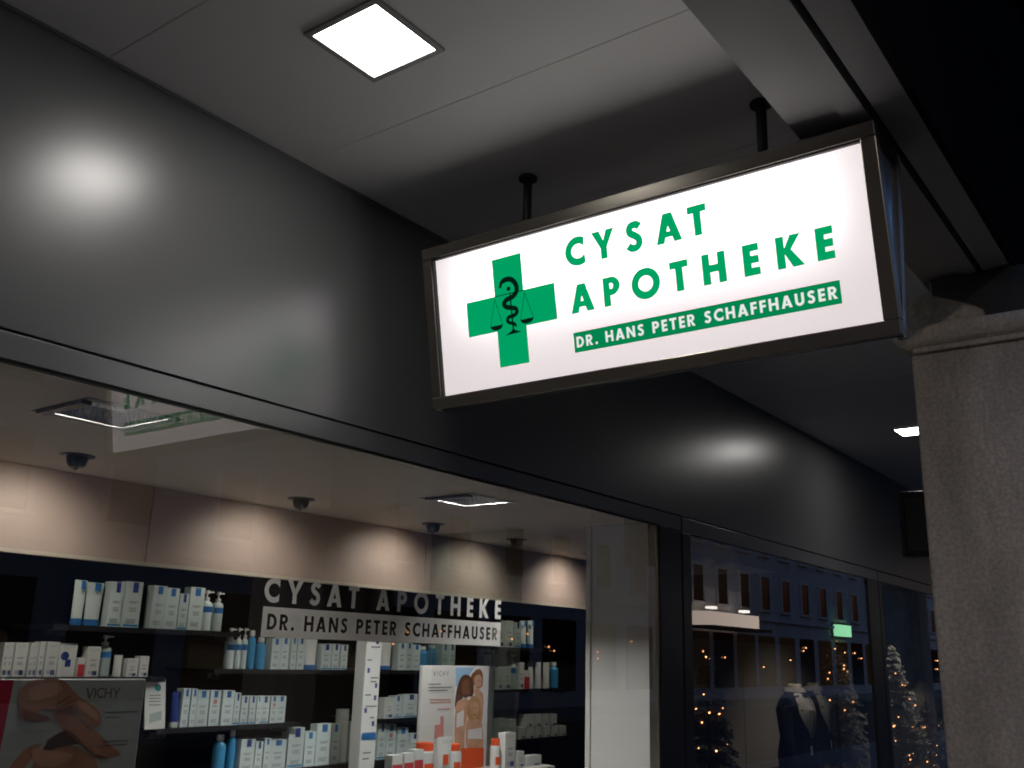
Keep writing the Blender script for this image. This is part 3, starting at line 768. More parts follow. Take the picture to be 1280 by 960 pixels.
P1_TXT = [(1.856, 1.456), (1.981, 1.455), (1.861, 1.423), (1.933, 1.376), (2.055, 1.373), (1.949, 1.33), (2.066, 1.298), (1.938, 1.284), (2.036, 1.279)]
BOARD2 = [(4.074, 1.531), (4.678, 1.53), (4.635, 0.977), (4.106, 1.013)]
P2_TXT = [(4.172, 1.5), (4.305, 1.501), (4.174, 1.475), (4.137, 1.428), (4.338, 1.393), (4.152, 1.355), (4.333, 1.322)]
P2_PHOTO = [(4.358, 1.525), (4.674, 1.527), (4.641, 0.976), (4.39, 0.994)]
P2_SKY = [(4.36, 1.523), (4.53, 1.524), (4.472, 1.465), (4.368, 1.417)]
P2_HAIR1 = [(4.451, 1.483), (4.412, 1.471), (4.385, 1.429), (4.369, 1.369), (4.369, 1.31), (4.406, 1.309), (4.438, 1.368), (4.519, 1.367), (4.526, 1.428), (4.496, 1.471)]
P2_FACE1 = [(4.429, 1.447), (4.473, 1.459), (4.491, 1.428), (4.488, 1.379), (4.459, 1.356), (4.427, 1.38), (4.419, 1.417)]
P2_HAIR2 = [(4.522, 1.495), (4.562, 1.514), (4.598, 1.502), (4.613, 1.464), (4.603, 1.415), (4.557, 1.415), (4.511, 1.44), (4.502, 1.477)]
P2_FACE2 = [(4.53, 1.465), (4.57, 1.483), (4.6, 1.465), (4.598, 1.427), (4.569, 1.393), (4.537, 1.415)]
P2_BODY1 = [(4.373, 1.31), (4.429, 1.35), (4.49, 1.343), (4.483, 1.295), (4.461, 1.176), (4.457, 1.082), (4.384, 1.086)]
P2_TOP1 = [(4.385, 1.274), (4.447, 1.296), (4.448, 1.212), (4.386, 1.203)]
P2_BODY2 = [(4.538, 1.401), (4.601, 1.39), (4.624, 1.341), (4.611, 1.219), (4.565, 1.293)]
P2_HAIR3 = [(4.529, 1.367), (4.583, 1.341), (4.597, 1.268), (4.579, 1.232), (4.497, 1.235), (4.473, 1.295), (4.49, 1.343)]
P2_FACE3 = [(4.505, 1.331), (4.562, 1.332), (4.575, 1.293), (4.547, 1.247), (4.515, 1.264), (4.498, 1.307)]
P2_BODY3 = [(4.471, 1.224), (4.517, 1.24), (4.578, 1.238), (4.615, 1.206), (4.622, 1.085), (4.486, 1.093)]
P2_TOP3 = [(4.486, 1.187), (4.612, 1.194), (4.62, 1.133), (4.489, 1.14)]
P2_RED = [(4.436, 1.095), (4.629, 1.082), (4.635, 0.977), (4.439, 0.99)]
P2_BOTTLE = [(4.198, 1.222), (4.245, 1.226), (4.242, 1.266), (4.27, 1.268), (4.278, 1.161), (4.204, 1.153)]

NICE = {'upper': 'upper shelf', 'middle': 'long middle shelf', 'low': 'short low shelf', 'bottom': 'bottom shelf', 'left': 'shelf above the portrait poster',
        'right_high': 'high shelf past the glass', 'right_mid': 'middle shelf past the glass', 'right_low': 'low shelf past the glass', 'center': 'small shelf beside the group poster'}
def shelf(x0, x1, z, nice):
    t = thing('shelf', 'black shelf board: ' + nice, 'shelf', ((x0 + x1) / 2, 4.4, z), 'black shelf boards')
    MB().box(x0, x1, YB + 0.012, 4.616, z - 0.018, z - 0.0005).build('board', 'shelf', t, bevel=0.002)
    MB().box(x0, x1, YB + 0.006, YB + 0.0115, z - 0.022, z + 0.002).build('front_edge', 'shelf', t)
    for x in (x0 + 0.06, x1 - 0.06):
        MB().lathe((x, 4.3, z - 0.05), [(0.03, 0.0), (0.045, 0.008), (0.045, 0.0315)], 16).build('bracket', 'shelf', t, smooth=True)

# unit shapes (1 x 1 x 1, front at y = 0), shared by all copies
def unit(fn, name, material, smooth=False, bevel=0.0):
    mb_ = MB(); fn(mb_)
    o = mb_.build(name, material, None, smooth, bevel)
    me = o.data
    bpy.data.objects.remove(o)
    return me
def plate(mb_, x0, x1, z0, z1, y=-0.012):
    mb_.quad((x0, y, z0), (x1, y, z0), (x1, y, z1), (x0, y, z1))
def lines(mb_, L, y=-0.012):
    for x0, x1, z in L:
        plate(mb_, x0, x1, z, z + 0.014, y)
U = {}
U['box'] = unit(lambda b: b.box(0, 1, 0, 1, 0, 1), 'carton_body', 'carton', False, 0.012)
U['vbox'] = unit(lambda b: b.box(0, 1, 0, 1, 0, 1), 'carton_body', 'vcarton', False, 0.012)
U['tab'] = unit(lambda b: plate(b, 0.34, 0.70, 0.80, 0.985), 'blue_tab', 'blue')
U['tab2'] = unit(lambda b: plate(b, 0.40, 0.72, 0.76, 0.985), 'blue_tab', 'navy')
U['lines'] = unit(lambda b: lines(b, [(0.25, 0.8, 0.56), (0.25, 0.7, 0.53), (0.3, 0.75, 0.42), (0.3, 0.7, 0.385), (0.3, 0.75, 0.35), (0.2, 0.8, 0.17), (0.2, 0.7, 0.135), (0.2, 0.75, 0.10)]), 'print_lines', 'print')
U['foot'] = unit(lambda b: plate(b, 0.04, 0.96, 0.03, 0.075), 'foot_stripe', 'aqua')
U['badge'] = unit(lambda b: b.add([(0.5 + 0.2 * math.cos(a * math.pi / 8), -0.012, 0.68 + 0.07 * math.sin(a * math.pi / 8)) for a in range(16)], [tuple(range(16))]), 'round_badge', 'pink')
U['vsq'] = unit(lambda b: plate(b, 0.52, 0.86, 0.06, 0.20), 'navy_square', 'navy')
U['redhalf'] = unit(lambda b: plate(b, 0.03, 0.97, 0.02, 0.66), 'red_panel', 'red')
U['disc'] = unit(lambda b: b.add([(0.34 + 0.24 * math.cos(a * math.pi / 10), -0.012, 0.62 + 0.13 * math.sin(a * math.pi / 10)) for a in range(20)], [tuple(range(20))]), 'blue_disc', 'navy')
U['disc_square'] = unit(lambda b: plate(b, 0.40, 0.72, 0.30, 0.52), 'blue_square', 'navy')
def vichy(b):
    for g in line_of('VICHY', 0.62, 0.085, 0.14):
        sheet(b, g, lambda u, v: (0.22 + u, -0.012, 0.84 + v))
U['vtext'] = unit(vichy, 'brand_print', 'print')
def tube_fn(b, z0=0.16):
    rings = []
    for k in range(7):
        t = k / 6
        rx = 0.40 + 0.10 * t; ry = 0.46 * (1 - t) + 0.05 * t
        rings.append([(0.5 + rx * math.cos(2 * math.pi * i / 18), 0.5 + ry * math.sin(2 * math.pi * i / 18), z0 + (1 - z0) * t) for i in range(18)])
    b.loft(rings)
U['tube'] = unit(tube_fn, 'tube_body', 'carton', True)
U['vtube'] = unit(tube_fn, 'tube_body', 'vcarton', True)
U['dtube'] = unit(tube_fn, 'tube_body', 'navy', True)
U['wrap'] = unit(tube_fn, 'tube_body', 'plastic', True)
U['cap'] = unit(lambda b: b.lathe((0.5, 0.5, 0), [(0.42, 0), (0.45, 0.02), (0.43, 0.158)], 18), 'screw_cap', 'blue', True)
U['wcap'] = unit(lambda b: b.lathe((0.5, 0.5, 0), [(0.42, 0), (0.45, 0.02), (0.43, 0.158)], 18), 'screw_cap', 'plastic', True)
U['pumpbody'] = unit(lambda b: b.lathe((0.5, 0.5, 0), [(0.44, 0), (0.48, 0.02), (0.48, 0.64), (0.42, 0.70), (0.22, 0.735), (0.20, 0.76)], 18), 'bottle_body', 'carton', True)
U['gelbody'] = unit(lambda b: b.lathe((0.5, 0.5, 0), [(0.44, 0), (0.48, 0.02), (0.48, 0.64), (0.42, 0.70), (0.22, 0.735), (0.20, 0.76)], 18), 'bottle_body', 'clearish', True)
U['pumphead'] = unit(lambda b: (b.lathe((0.5, 0.5, 0), [(0.24, 0.761), (0.24, 0.83), (0.08, 0.84), (0.08, 0.92), (0.20, 0.925), (0.20, 1.0)], 14), b.box(0.5, 1.05, 0.42, 0.58, 0.945, 0.985)), 'pump_head', 'plastic', True)
U['bluelabel'] = unit(lambda b: b.loft([[(0.5 + 0.487 * math.cos(R(200 + 140 * i / 12)), 0.5 + 0.487 * math.sin(R(200 + 140 * i / 12)), z) for i in range(13)] + [(0.5 + 0.482 * math.cos(R(340 - 140 * i / 12)), 0.5 + 0.482 * math.sin(R(340 - 140 * i / 12)), z) for i in range(13)] for z in (0.46, 0.60)]), 'blue_label', 'blue')
U['bottle'] = unit(lambda b: b.lathe((0.5, 0.5, 0), [(0.44, 0), (0.48, 0.03), (0.48, 0.70), (0.40, 0.79), (0.24, 0.83), (0.22, 0.85)], 18), 'bottle_body', 'aqua', True)
U['bcap'] = unit(lambda b: b.lathe((0.5, 0.5, 0), [(0.29, 0.851), (0.30, 0.86), (0.28, 1.0)], 16), 'bottle_cap', 'plastic', True)
U['jar'] = unit(lambda b: b.lathe((0.5, 0.5, 0), [(0.44, 0), (0.47, 0.01), (0.47, 0.76), (0.44, 0.775)], 18), 'jar_body', 'plastic', True)
U['jcap'] = unit(lambda b: b.lathe((0.5, 0.5, 0), [(0.46, 0.776), (0.47, 0.79), (0.46, 1.0)], 18), 'jar_lid', 'plastic', True)
U['canbody'] = unit(lambda b: b.lathe((0.5, 0.5, 0), [(0.44, 0), (0.48, 0.015), (0.48, 0.72), (0.43, 0.77)], 18), 'can_body', 'plastic', True)
U['ocap'] = unit(lambda b: b.lathe((0.5, 0.5, 0), [(0.43, 0.771), (0.44, 0.78), (0.43, 0.985), (0.38, 1.0)], 18), 'can_cap', 'orange', True)
U['olabel'] = unit(lambda b: b.loft([[(0.5 + 0.489 * math.cos(R(225 + 80 * i / 10)), 0.5 + 0.489 * math.sin(R(225 + 80 * i / 10)), z) for i in range(11)] + [(0.5 + 0.484 * math.cos(R(305 - 80 * i / 10)), 0.5 + 0.484 * math.sin(R(305 - 80 * i / 10)), z) for i in range(11)] for z in (0.16, 0.42)]), 'orange_label', 'orange')
U['osq'] = unit(lambda b: plate(b, 0.25, 0.62, 0.30, 0.56, 0.02), 'orange_square', 'orange')

KIND = {
    'carton': ('carton', 'carton', ('box', 'tab', 'lines'), 0.055), 'vbox': ('carton', 'carton', ('vbox', 'vsq', 'vtext', 'lines'), 0.05),
    'vcard': ('carton', 'carton', ('vbox', 'disc', 'disc_square', 'vtext'), 0.03), 'redbox': ('carton', 'carton', ('vbox', 'redhalf'), 0.05),
    'small': ('small_carton', 'carton', ('vbox', 'vsq'), 0.06), 'tube': ('cream_tube', 'tube', ('tube', 'cap', 'tab', ), 0.045),
    'tubedark': ('cream_tube', 'tube', ('dtube', 'wcap'), 0.045), 'vtube': ('cream_tube', 'tube', ('vtube', 'wcap'), 0.045),
    'wrap': ('cream_tube', 'tube', ('wrap', 'cap'), 0.05), 'pump': ('pump_bottle', 'bottle', ('pumpbody', 'pumphead', 'bluelabel'), None),
    'gel': ('pump_bottle', 'bottle', ('gelbody', 'pumphead', 'bluelabel'), None), 'bottle': ('lotion_bottle', 'bottle', ('bottle', 'bcap'), None), 'jar': ('tall_jar', 'jar', ('jar', 'jcap'), None),
    'can': ('spray_can', 'can', ('canbody', 'ocap', 'olabel'), None), 'otube': ('cream_tube', 'tube', ('vtube', 'wcap', 'osq', 'vtext'), 0.04), 'obox': ('carton', 'carton', ('vbox', 'redhalf'), 0.05)}
LOOK = {'carton': 'white carton with a blue tab at its top', 'vbox': 'navy marked carton', 'vcard': 'white carton with a navy disc and square', 'redbox': 'white carton with a red lower half',
        'small': 'flat white carton', 'tube': 'white cream tube on a blue cap', 'tubedark': 'dark blue cream tube', 'vtube': 'plain white cream tube', 'wrap': 'shiny wrapped cream tube', 'pump': 'white pump bottle with blue label',
        'gel': 'milky pump bottle', 'bottle': 'blue lotion bottle with white cap', 'jar': 'tall white jar', 'can': 'white spray can with orange cap', 'otube': 'white tube with an orange square', 'obox': 'white carton with red print'}
LOOK = {k: v.replace('white carton with a blue tab at its top', 'blue tabbed white carton').replace('plain white carton with a small navy square', 'white carton with navy square') for k, v in LOOK.items()}
SHORT = {'carton': 'tabbed carton', 'vbox': 'carton', 'vcard': 'disc carton', 'redbox': 'red carton', 'small': 'low carton', 'tube': 'tube', 'tubedark': 'dark tube', 'vtube': 'white tube', 'wrap': 'shiny tube', 'pump': 'pump bottle', 'gel': 'pump bottle', 'bottle': 'blue bottle', 'jar': 'tall jar'}
def product(kind, x, y, z, wd_, hg, where, group, size=''):
    nm, cat, parts, dep = KIND[kind]
    lab = size + LOOK[kind] + ' ' + where
    while len(lab.split()) > 16 and size:
        size = ' '.join(size.split()[1:]); size += ' ' if size else ''
        lab = size + LOOK[kind] + ' ' + where
    if len(lab.split()) > 16:
        lab = lab[:lab.rindex(' by a ')]
    t = thing(nm, lab, cat, (x, y, z), group)
    dp = dep or wd_
    rv = random.random()
    if kind == 'carton' and rv < 0.3:
        parts = (parts[0], 'tab2', 'lines', 'foot')
    elif kind == 'carton' and rv < 0.5:
        parts = (parts[0], 'tab', 'lines', 'badge')
    for k, pn in enumerate(parts):
        me = U[pn]
        o = bpy.data.objects.new(me.name, me)
        COL.objects.link(o)
        o.parent = t
        if pn in ('lines', 'vtext'):
            stuff(o)
        o.scale = (wd_, dp * 0.02 / 0.02, hg)
    t.rotation_euler.z = R(random.uniform(-2.2, 2.2)) if wd_ > 0.03 else 0
    return t
for r, (y, z, items) in ROWS.items():
    x0 = items[0][1] - 0.10; x1 = items[-1][1] + items[-1][2] + 0.08
    shelf(x0, x1, z, NICE[r])
    n = len(items)
    for k, (kind, x, wd_, hg) in enumerate(items):
        nxt = items[k + 1][1] if k + 1 < n else x + wd_ + 0.02
        room_ = nxt - x
        ww = min(wd_, room_ - 0.004, 0.085 if x > 5 else 0.2)
        if r == 'left' and kind == 'pump':
            kind = 'gel'
        size = ('narrow ' if ww < 0.045 else 'wide ' if ww > 0.07 else '') + ('tall ' if hg > 0.19 else 'short ' if hg < 0.13 else '')
        near = [items[q][0] for q in (k - 1, k + 1) if 0 <= q < n and items[q][0] != items[k][0]]
        where = 'on the ' + NICE[r] + (' by a ' + SHORT[near[0]] if near else '')
        product(kind, x, y + random.uniform(-0.004, 0.010), z, ww, hg, where, 'goods on the ' + NICE[r], size)
zr = ROWS['right_low'][1]
for k, (x, zz) in enumerate(((5.955, 0.081), (6.066, 0.079), (6.165, 0.076), (6.268, 0.075))):
    product('small', x, 4.246, zr + zz, 0.085, 0.082, 'stacked on the row of low cartons', 'small cartons stacked behind the glass partition')
# leaning card on the short low shelf
zl = ROWS['low'][1]
cl = thing('leaflet_card', 'white leaflet card with a green emblem standing before the short low shelf', 'card', (2.87, 4.225, zl))
MB().prism([(2.855, 4.225, zl), (2.965, 4.225, zl), (2.945, 4.235, zl + 0.228), (2.835, 4.235, zl + 0.228)], (0, 0.006, 0)).build('card_sheet', 'vcarton', cl)
def on_card(u, v):
    return (2.855 - 0.02 * v + 0.11 * u, 4.2238 + 0.010 * v, zl + 0.228 * v)
M['teal'] = mat('teal_print', (0.03, 0.25, 0.27), 0.4)
sheet(MB(), [arc(0.62, 0.82, 0.15, 0.07, 0, 340, 17)], on_card).build('teal_emblem', 'teal', cl)
sheet(MB(), [[(0.2, 0.12), (0.8, 0.18), (0.82, 0.36), (0.22, 0.30)]], on_card).build('teal_print', 'clearish', cl)
mb = MB()
for v in (0.66, 0.60, 0.54, 0.47):
    sheet(mb, [[(0.18, v), (0.75, v), (0.75, v + 0.018), (0.18, v + 0.018)]], on_card)
stuff(mb.build('print_lines', 'print', cl))
# extra shelf end under the card
# tall printed display tower
tw = thing('display_tower', 'tall narrow white display column with small blue prints between the shelves', 'display stand', (4.07, 3.98, 0.745))
MB().box(4.005, 4.125, 3.95, 4.03, 0.746, 1.652).build('column_box', 'vcarton', tw, bevel=0.003)
MB().quad((4.012, 3.9485, 1.13), (4.118, 3.9485, 1.13), (4.118, 3.9485, 1.168), (4.012, 3.9485, 1.168)).build('blue_label', 'blue', tw)
mb = MB()
for zz, a, b in ((1.615, 0.3, 0.9), (1.545, 0.1, 0.4), (1.45, 0.4, 0.9), (1.43, 0.4, 0.8), (1.36, 0.1, 0.5), (1.30, 0.2, 0.9), (1.24, 0.5, 0.8), (1.06, 0.2, 0.7), (1.03, 0.2, 0.6)):
    mb.quad((4.005 + 0.12 * a, 3.9487, zz), (4.005 + 0.12 * b, 3.9487, zz), (4.005 + 0.12 * b, 3.9487, zz + 0.008), (4.005 + 0.12 * a, 3.9487, zz + 0.008))
stuff(mb.build('print_lines', 'print', tw))
mb = MB()
for zz, a in ((1.635, 0.62), (1.48, 0.15), (1.40, 0.7), (1.335, 0.68), (1.27, 0.12), (1.20, 0.65)):
    mb.quad((4.005 + 0.12 * a, 3.9486, zz), (4.005 + 0.12 * (a + 0.16), 3.9486, zz), (4.005 + 0.12 * (a + 0.16), 3.9486, zz + 0.026), (4.005 + 0.12 * a, 3.9486, zz + 0.026))
stuff(mb.build('navy_marks', 'navy', tw))

# ---------------------------------------------------------------- posters
def printer(root, y):
    cnt = [0]
    def pr(name, pts, material):
        cnt[0] += 1
        yy = y - 0.0012 - 0.0004 * cnt[0]
        if name in ('printed_torso', 'printed_shadow', 'printed_arm', 'printed_shoulder', 'printed_hair', 'printed_face', 'printed_body', 'printed_light', 'printed_shade'):
            pts = rounded(pts)
        return sheet(MB(), [pts], lambda u, v: (u, yy, v)).build(name, material, root)
    return pr
def vichy_at(root, y, x0, x1, z0, z1, material, t=0.11):
    mb_ = MB()
    for g in line_of('VICHY', x1 - x0, z1 - z0, t):
        sheet(mb_, g, lambda u, v: (x0 + u, y, z0 + v))
    stuff(mb_.build('brand_lettering', material, root))
p1 = thing('portrait_poster', 'large poster board with crossed bare arms and a crimson edge in the window', 'poster', (1.77, 3.12, 0.745))
MB().box(1.40, 2.076, 3.10, 3.125, 0.746, 1.484).build('board', 'poster', p1, bevel=0.002)
MB().box(2.085, 2.10, 3.15, 3.16, 0.746, 1.29).build('strut', 'vcarton', p1)
pr = printer(p1, 3.10)
pr('printed_ground', [(1.404, 1.480), (2.072, 1.480), (2.072, 0.80), (1.404, 0.80)], 'pgrey')
pr('crimson_stripe', [(1.402, 1.482), (1.613, 1.482), (1.605, 1.276), (1.585, 1.15), (1.402, 1.15)], 'crimson')
for nm, key, ma in (('printed_torso', P1_TORSO, 'skin'), ('printed_shadow', P1_DARK, 'shade'), ('printed_strap', P1_STRAP, 'pgrey'), ('printed_arm', P1_ARM, 'skin'), ('printed_shade', [(1.79, 1.335), (1.84, 1.312), (1.90, 1.262), (1.96, 1.237), (1.93, 1.236), (1.875, 1.272), (1.825, 1.309)], 'skin4'), ('printed_cloth', P1_CLOTH, 'pgrey'), ('printed_shoulder', P1_KNEE, 'skin'),
                    ('printed_light', [(1.665, 1.455), (1.72, 1.472), (1.765, 1.468), (1.77, 1.445), (1.72, 1.425), (1.675, 1.42)], 'skin3'), ('printed_light', [(1.835, 1.42), (1.88, 1.395), (1.912, 1.368), (1.905, 1.352), (1.87, 1.375), (1.835, 1.40)], 'skin3'),
                    ('printed_shade', [(1.655, 1.395), (1.69, 1.385), (1.735, 1.372), (1.74, 1.360), (1.69, 1.361), (1.66, 1.374)], 'skin4'), ('printed_light', [(1.70, 1.275), (1.74, 1.272), (1.80, 1.262), (1.84, 1.25), (1.80, 1.225), (1.73, 1.225)], 'skin3'), ('printed_finger', P1_F0, 'skin4'), ('printed_finger', P1_F1, 'skin4'), ('printed_finger', P1_F2, 'skin4')):
    pr(nm, key, ma)
vichy_at(p1, 3.0945, 1.857, 1.981, 1.424, 1.456, 'shade', 0.15)
mb = MB()
for x0, x1, z in ((1.935, 2.055, 1.376), (1.937, 1.99, 1.36), (1.94, 2.035, 1.284), (1.94, 2.03, 1.272)):
    mb.quad((x0, 3.0944, z), (x1, 3.0944, z), (x1, 3.0944, z + 0.003), (x0, 3.0944, z + 0.003))
stuff(mb.build('print_lines', 'shade', p1))
p2 = thing('group_poster', 'tall display board with a printed group of three people and a red block', 'poster', (4.37, 3.61, 0.745))
MB().box(4.085, 4.668, 3.60, 3.62, 0.746, 1.531).build('board', 'poster', p2, bevel=0.002)
MB().prism([(4.671, 3.603, 0.746), (4.82, 3.672, 0.746), (4.816, 3.682, 0.746), (4.667, 3.613, 0.746)], (0, 0, 0.782)).build('side_flap', 'vcarton', p2)
pr = printer(p2, 3.60)
pr('photo_area', [(4.362, 1.528), (4.666, 1.528), (4.666, 0.80), (4.362, 0.80)], 'pwhite')
for nm, key, ma in (('printed_sky', P2_SKY, 'pskyblue'), ('printed_hair', P2_HAIR2, 'auburn'), ('printed_body', P2_BODY2, 'skin2'), ('printed_face', P2_FACE2, 'skin2'), ('printed_hair', P2_HAIR1, 'brown'), ('printed_body', P2_BODY1, 'skin2'), ('printed_top', P2_TOP1, 'pwhite'), ('printed_face', P2_FACE1, 'skin'), ('printed_hair', P2_HAIR3, 'blond'), ('printed_body', P2_BODY3, 'skin2'), ('printed_top', P2_TOP3, 'pwhite'), ('printed_face', P2_FACE3, 'skin2'), ('printed_bottle', P2_BOTTLE, 'pink')):
    pr(nm, key, ma)
pr('red_block', [(4.436, 1.093), (4.636, 1.085), (4.64, 0.80), (4.436, 0.80)], 'orange')
for fx, fz, s_ in ((4.456, 1.41, 1.0), (4.566, 1.447, 1.0), (4.538, 1.298, 1.0)):
    mb = MB()
    for dx_ in (-0.011, 0.011):
        mb.quad((fx + dx_ - 0.006, 3.5915, fz), (fx + dx_ + 0.006, 3.5915, fz), (fx + dx_ + 0.006, 3.5915, fz + 0.004), (fx + dx_ - 0.006, 3.5915, fz + 0.004))
    mb.quad((fx - 0.012, 3.5915, fz - 0.03), (fx + 0.010, 3.5915, fz - 0.03), (fx + 0.006, 3.5915, fz - 0.037), (fx - 0.008, 3.5915, fz - 0.037))
    stuff(mb.build('printed_features', 'shade', p2))
vichy_at(p2, 3.598, 4.174, 4.305, 1.476, 1.501, 'print', 0.17)
mb = MB()
for x0, x1, z in ((4.137, 4.24, 1.43), (4.137, 4.335, 1.413), (4.137, 4.30, 1.397)):
    mb.quad((x0, 3.598, z), (x1, 3.598, z), (x1, 3.598, z + 0.006), (x0, 3.598, z + 0.006))
stuff(mb.build('print_lines', 'print', p2))
mb = MB()
for x0, x1, z in ((4.15, 4.33, 1.35), (4.155, 4.335, 1.335), (4.22, 4.33, 1.30)):
    mb.quad((x0, 3.598, z), (x1, 3.598, z), (x1, 3.598, z + 0.005), (x0, 3.598, z + 0.005))
stuff(mb.build('pink_print_lines', 'pink', p2))

# goods in front of the group poster on a low plinth
pl_ = tag(MB().box(3.55, 5.02, 3.36, 3.58, 0.746, 0.985).build('display_plinth', 'white', origin=(4.2, 3.45, 0.746), bevel=0.003), 'low white plinth carrying orange capped cans before the group poster', 'plinth')
for kind, x, wd_, hg in (('obox', 3.705, 0.075, 0.125), ('obox', 3.79, 0.07, 0.13), ('obox', 3.865, 0.07, 0.142), ('can', 3.945, 0.105, 0.168), ('otube', 4.056, 0.115, 0.192), ('can', 4.178, 0.08, 0.152), ('can', 4.535, 0.058, 0.162), ('vbox', 4.62, 0.10, 0.19), ('vbox', 4.74, 0.06, 0.085), ('small', 4.83, 0.14, 0.055)):
    product(kind, x, 3.43, 0.9855, wd_, hg, 'on the low plinth before the group poster', 'goods on the low plinth')

# ================================================================ CLOTHES SHOP WINDOW
cs = structure_root('clothes_window_room', (10, 3.6, 0))
MB().box(5.17, XR, D + 0.011, 4.8, ZI + 0.004, ZI + 0.009).build('soffit', 'brownwall', cs)
MB().box(8.17, XR, 4.55, 4.6, 0.0, ZI + 0.005).build('back_wall', 'brownwall', cs)
MB().box(XR, XR + 0.05, D, 4.8, 0, ZI + 0.2).build('end_wall', 'brownwall', cs)
wallseg((5.32, 2.94), (8.16, 4.62), 0.50, ZI + 0.005, -0.02, 'brown_partition_face', 'brownwall', cs)
MB().box(5.24, XR, D + 0.09, 4.5, 0.42, 0.48).build('display_floor', 'brownwall', cs)
bd = thing('backdrop_screen', 'pale grey backdrop screen behind the clothes mannequins', 'backdrop screen', (8, 3.8, 0.5))
wallseg((6.1, 3.36), (8.1, 4.44), 0.484, 1.78, -0.02, 'screen_panel', 'backdrop', bd)
for a in (8.14, 10.15, 12.16, 14.17):
    MB().box(a, a + 2.0, 4.40, 4.43, 0.484, 1.80).build('screen_panel', 'backdrop', bd, bevel=0.002)

def fir(x, y, z, h, rad, label, material, nl, seed, zlo=0.0):
    rnd = random.Random(seed)
    t = thing('christmas_tree', label, 'christmas tree', (x, y, z), 'trees in the clothes window')
    MB().tube([(x, y, z), (x, y, z + h * 0.96)], [0.022, 0.004], 8).build('trunk', 'bark', t, smooth=True)
    MB().lathe((x, y, z), [(0.13, 0), (0.14, 0.01), (0.05, 0.03), (0.03, 0.05)], 14).build('stand', 'frame', t, smooth=True)
    mb_ = MB()
    tips = []
    tiers = 26
    for k in range(tiers):
        f = k / (tiers - 1)
        zz = z + 0.12 * h + f * 0.85 * h + rnd.uniform(-0.02, 0.02)
        rr = rad * (1 - f) ** 0.85 + 0.006
        nb = max(5, int(16 - 8 * f))
        for i in range(nb):
            a = 2 * math.pi * (i + rnd.random() * 0.7) / nb + k
            L = rr * rnd.uniform(0.75, 1.12)
            d = Vector((math.cos(a), math.sin(a), 0)); s_ = Vector((-math.sin(a), math.cos(a), 0))
            drop = L * rnd.uniform(0.05, 0.55)
            for q in range(int(9 + 20 * L / rad)):
                u = rnd.uniform(0.12, 1.0)
                p = Vector((x, y, zz)) + d * (L * u) + Vector((0, 0, -drop * u * u + 0.02))
                for w_ in (-1, 1):
                    ks = min(1.0, 0.22 + rr / 0.11)
                    tip = p + d * rnd.uniform(0.015, 0.04) * ks + s_ * w_ * rnd.uniform(0.018, 0.045) * ks + Vector((0, 0, rnd.uniform(-0.02, 0.022)))
                    mid = (p + tip) / 2 + Vector((0, 0, rnd.uniform(0.004, 0.010)))
                    e = d * 0.008
                    mb_.add([tuple(p), tuple(mid + e), tuple(tip), tuple(mid - e)], [(0, 1, 2, 3)])
            tips.append(tuple(Vector((x, y, zz)) + d * L * 0.97 + Vector((0, 0, -drop + 0.022))))
    mb_.build('crown', material, t)
    rnd.shuffle(tips)
    for p in tips[:nl]:
        r_ = rnd.uniform(0.0045, 0.0075)
        MB().lathe((p[0], p[1], p[2] - r_), [(r_ * 0.3, 0), (r_ * 0.9, r_ * 0.5), (r_, r_), (r_ * 0.8, r_ * 1.6), (r_ * 0.2, r_ * 2)], 6).build('fairy_light', 'fairy', t)
fir(6.58, 3.12, 0.482, 1.18, 0.26, 'dark frosted christmas tree with orange fairy lights beside the window jamb', 'needles', 26, 3)
fir(10.25, 3.45, 0.482, 1.50, 0.34, 'pale snowy christmas tree behind the two jacketed mannequins', 'needles_white', 22, 5)
fir(11.12, 3.12, 0.482, 1.34, 0.34, 'tall snowy christmas tree in the far clothes window', 'needles_white', 30, 8)
fir(12.1, 3.05, 0.482, 0.76, 0.30, 'short bushy christmas tree below the bare bust in the far window', 'needles_white', 24, 9)

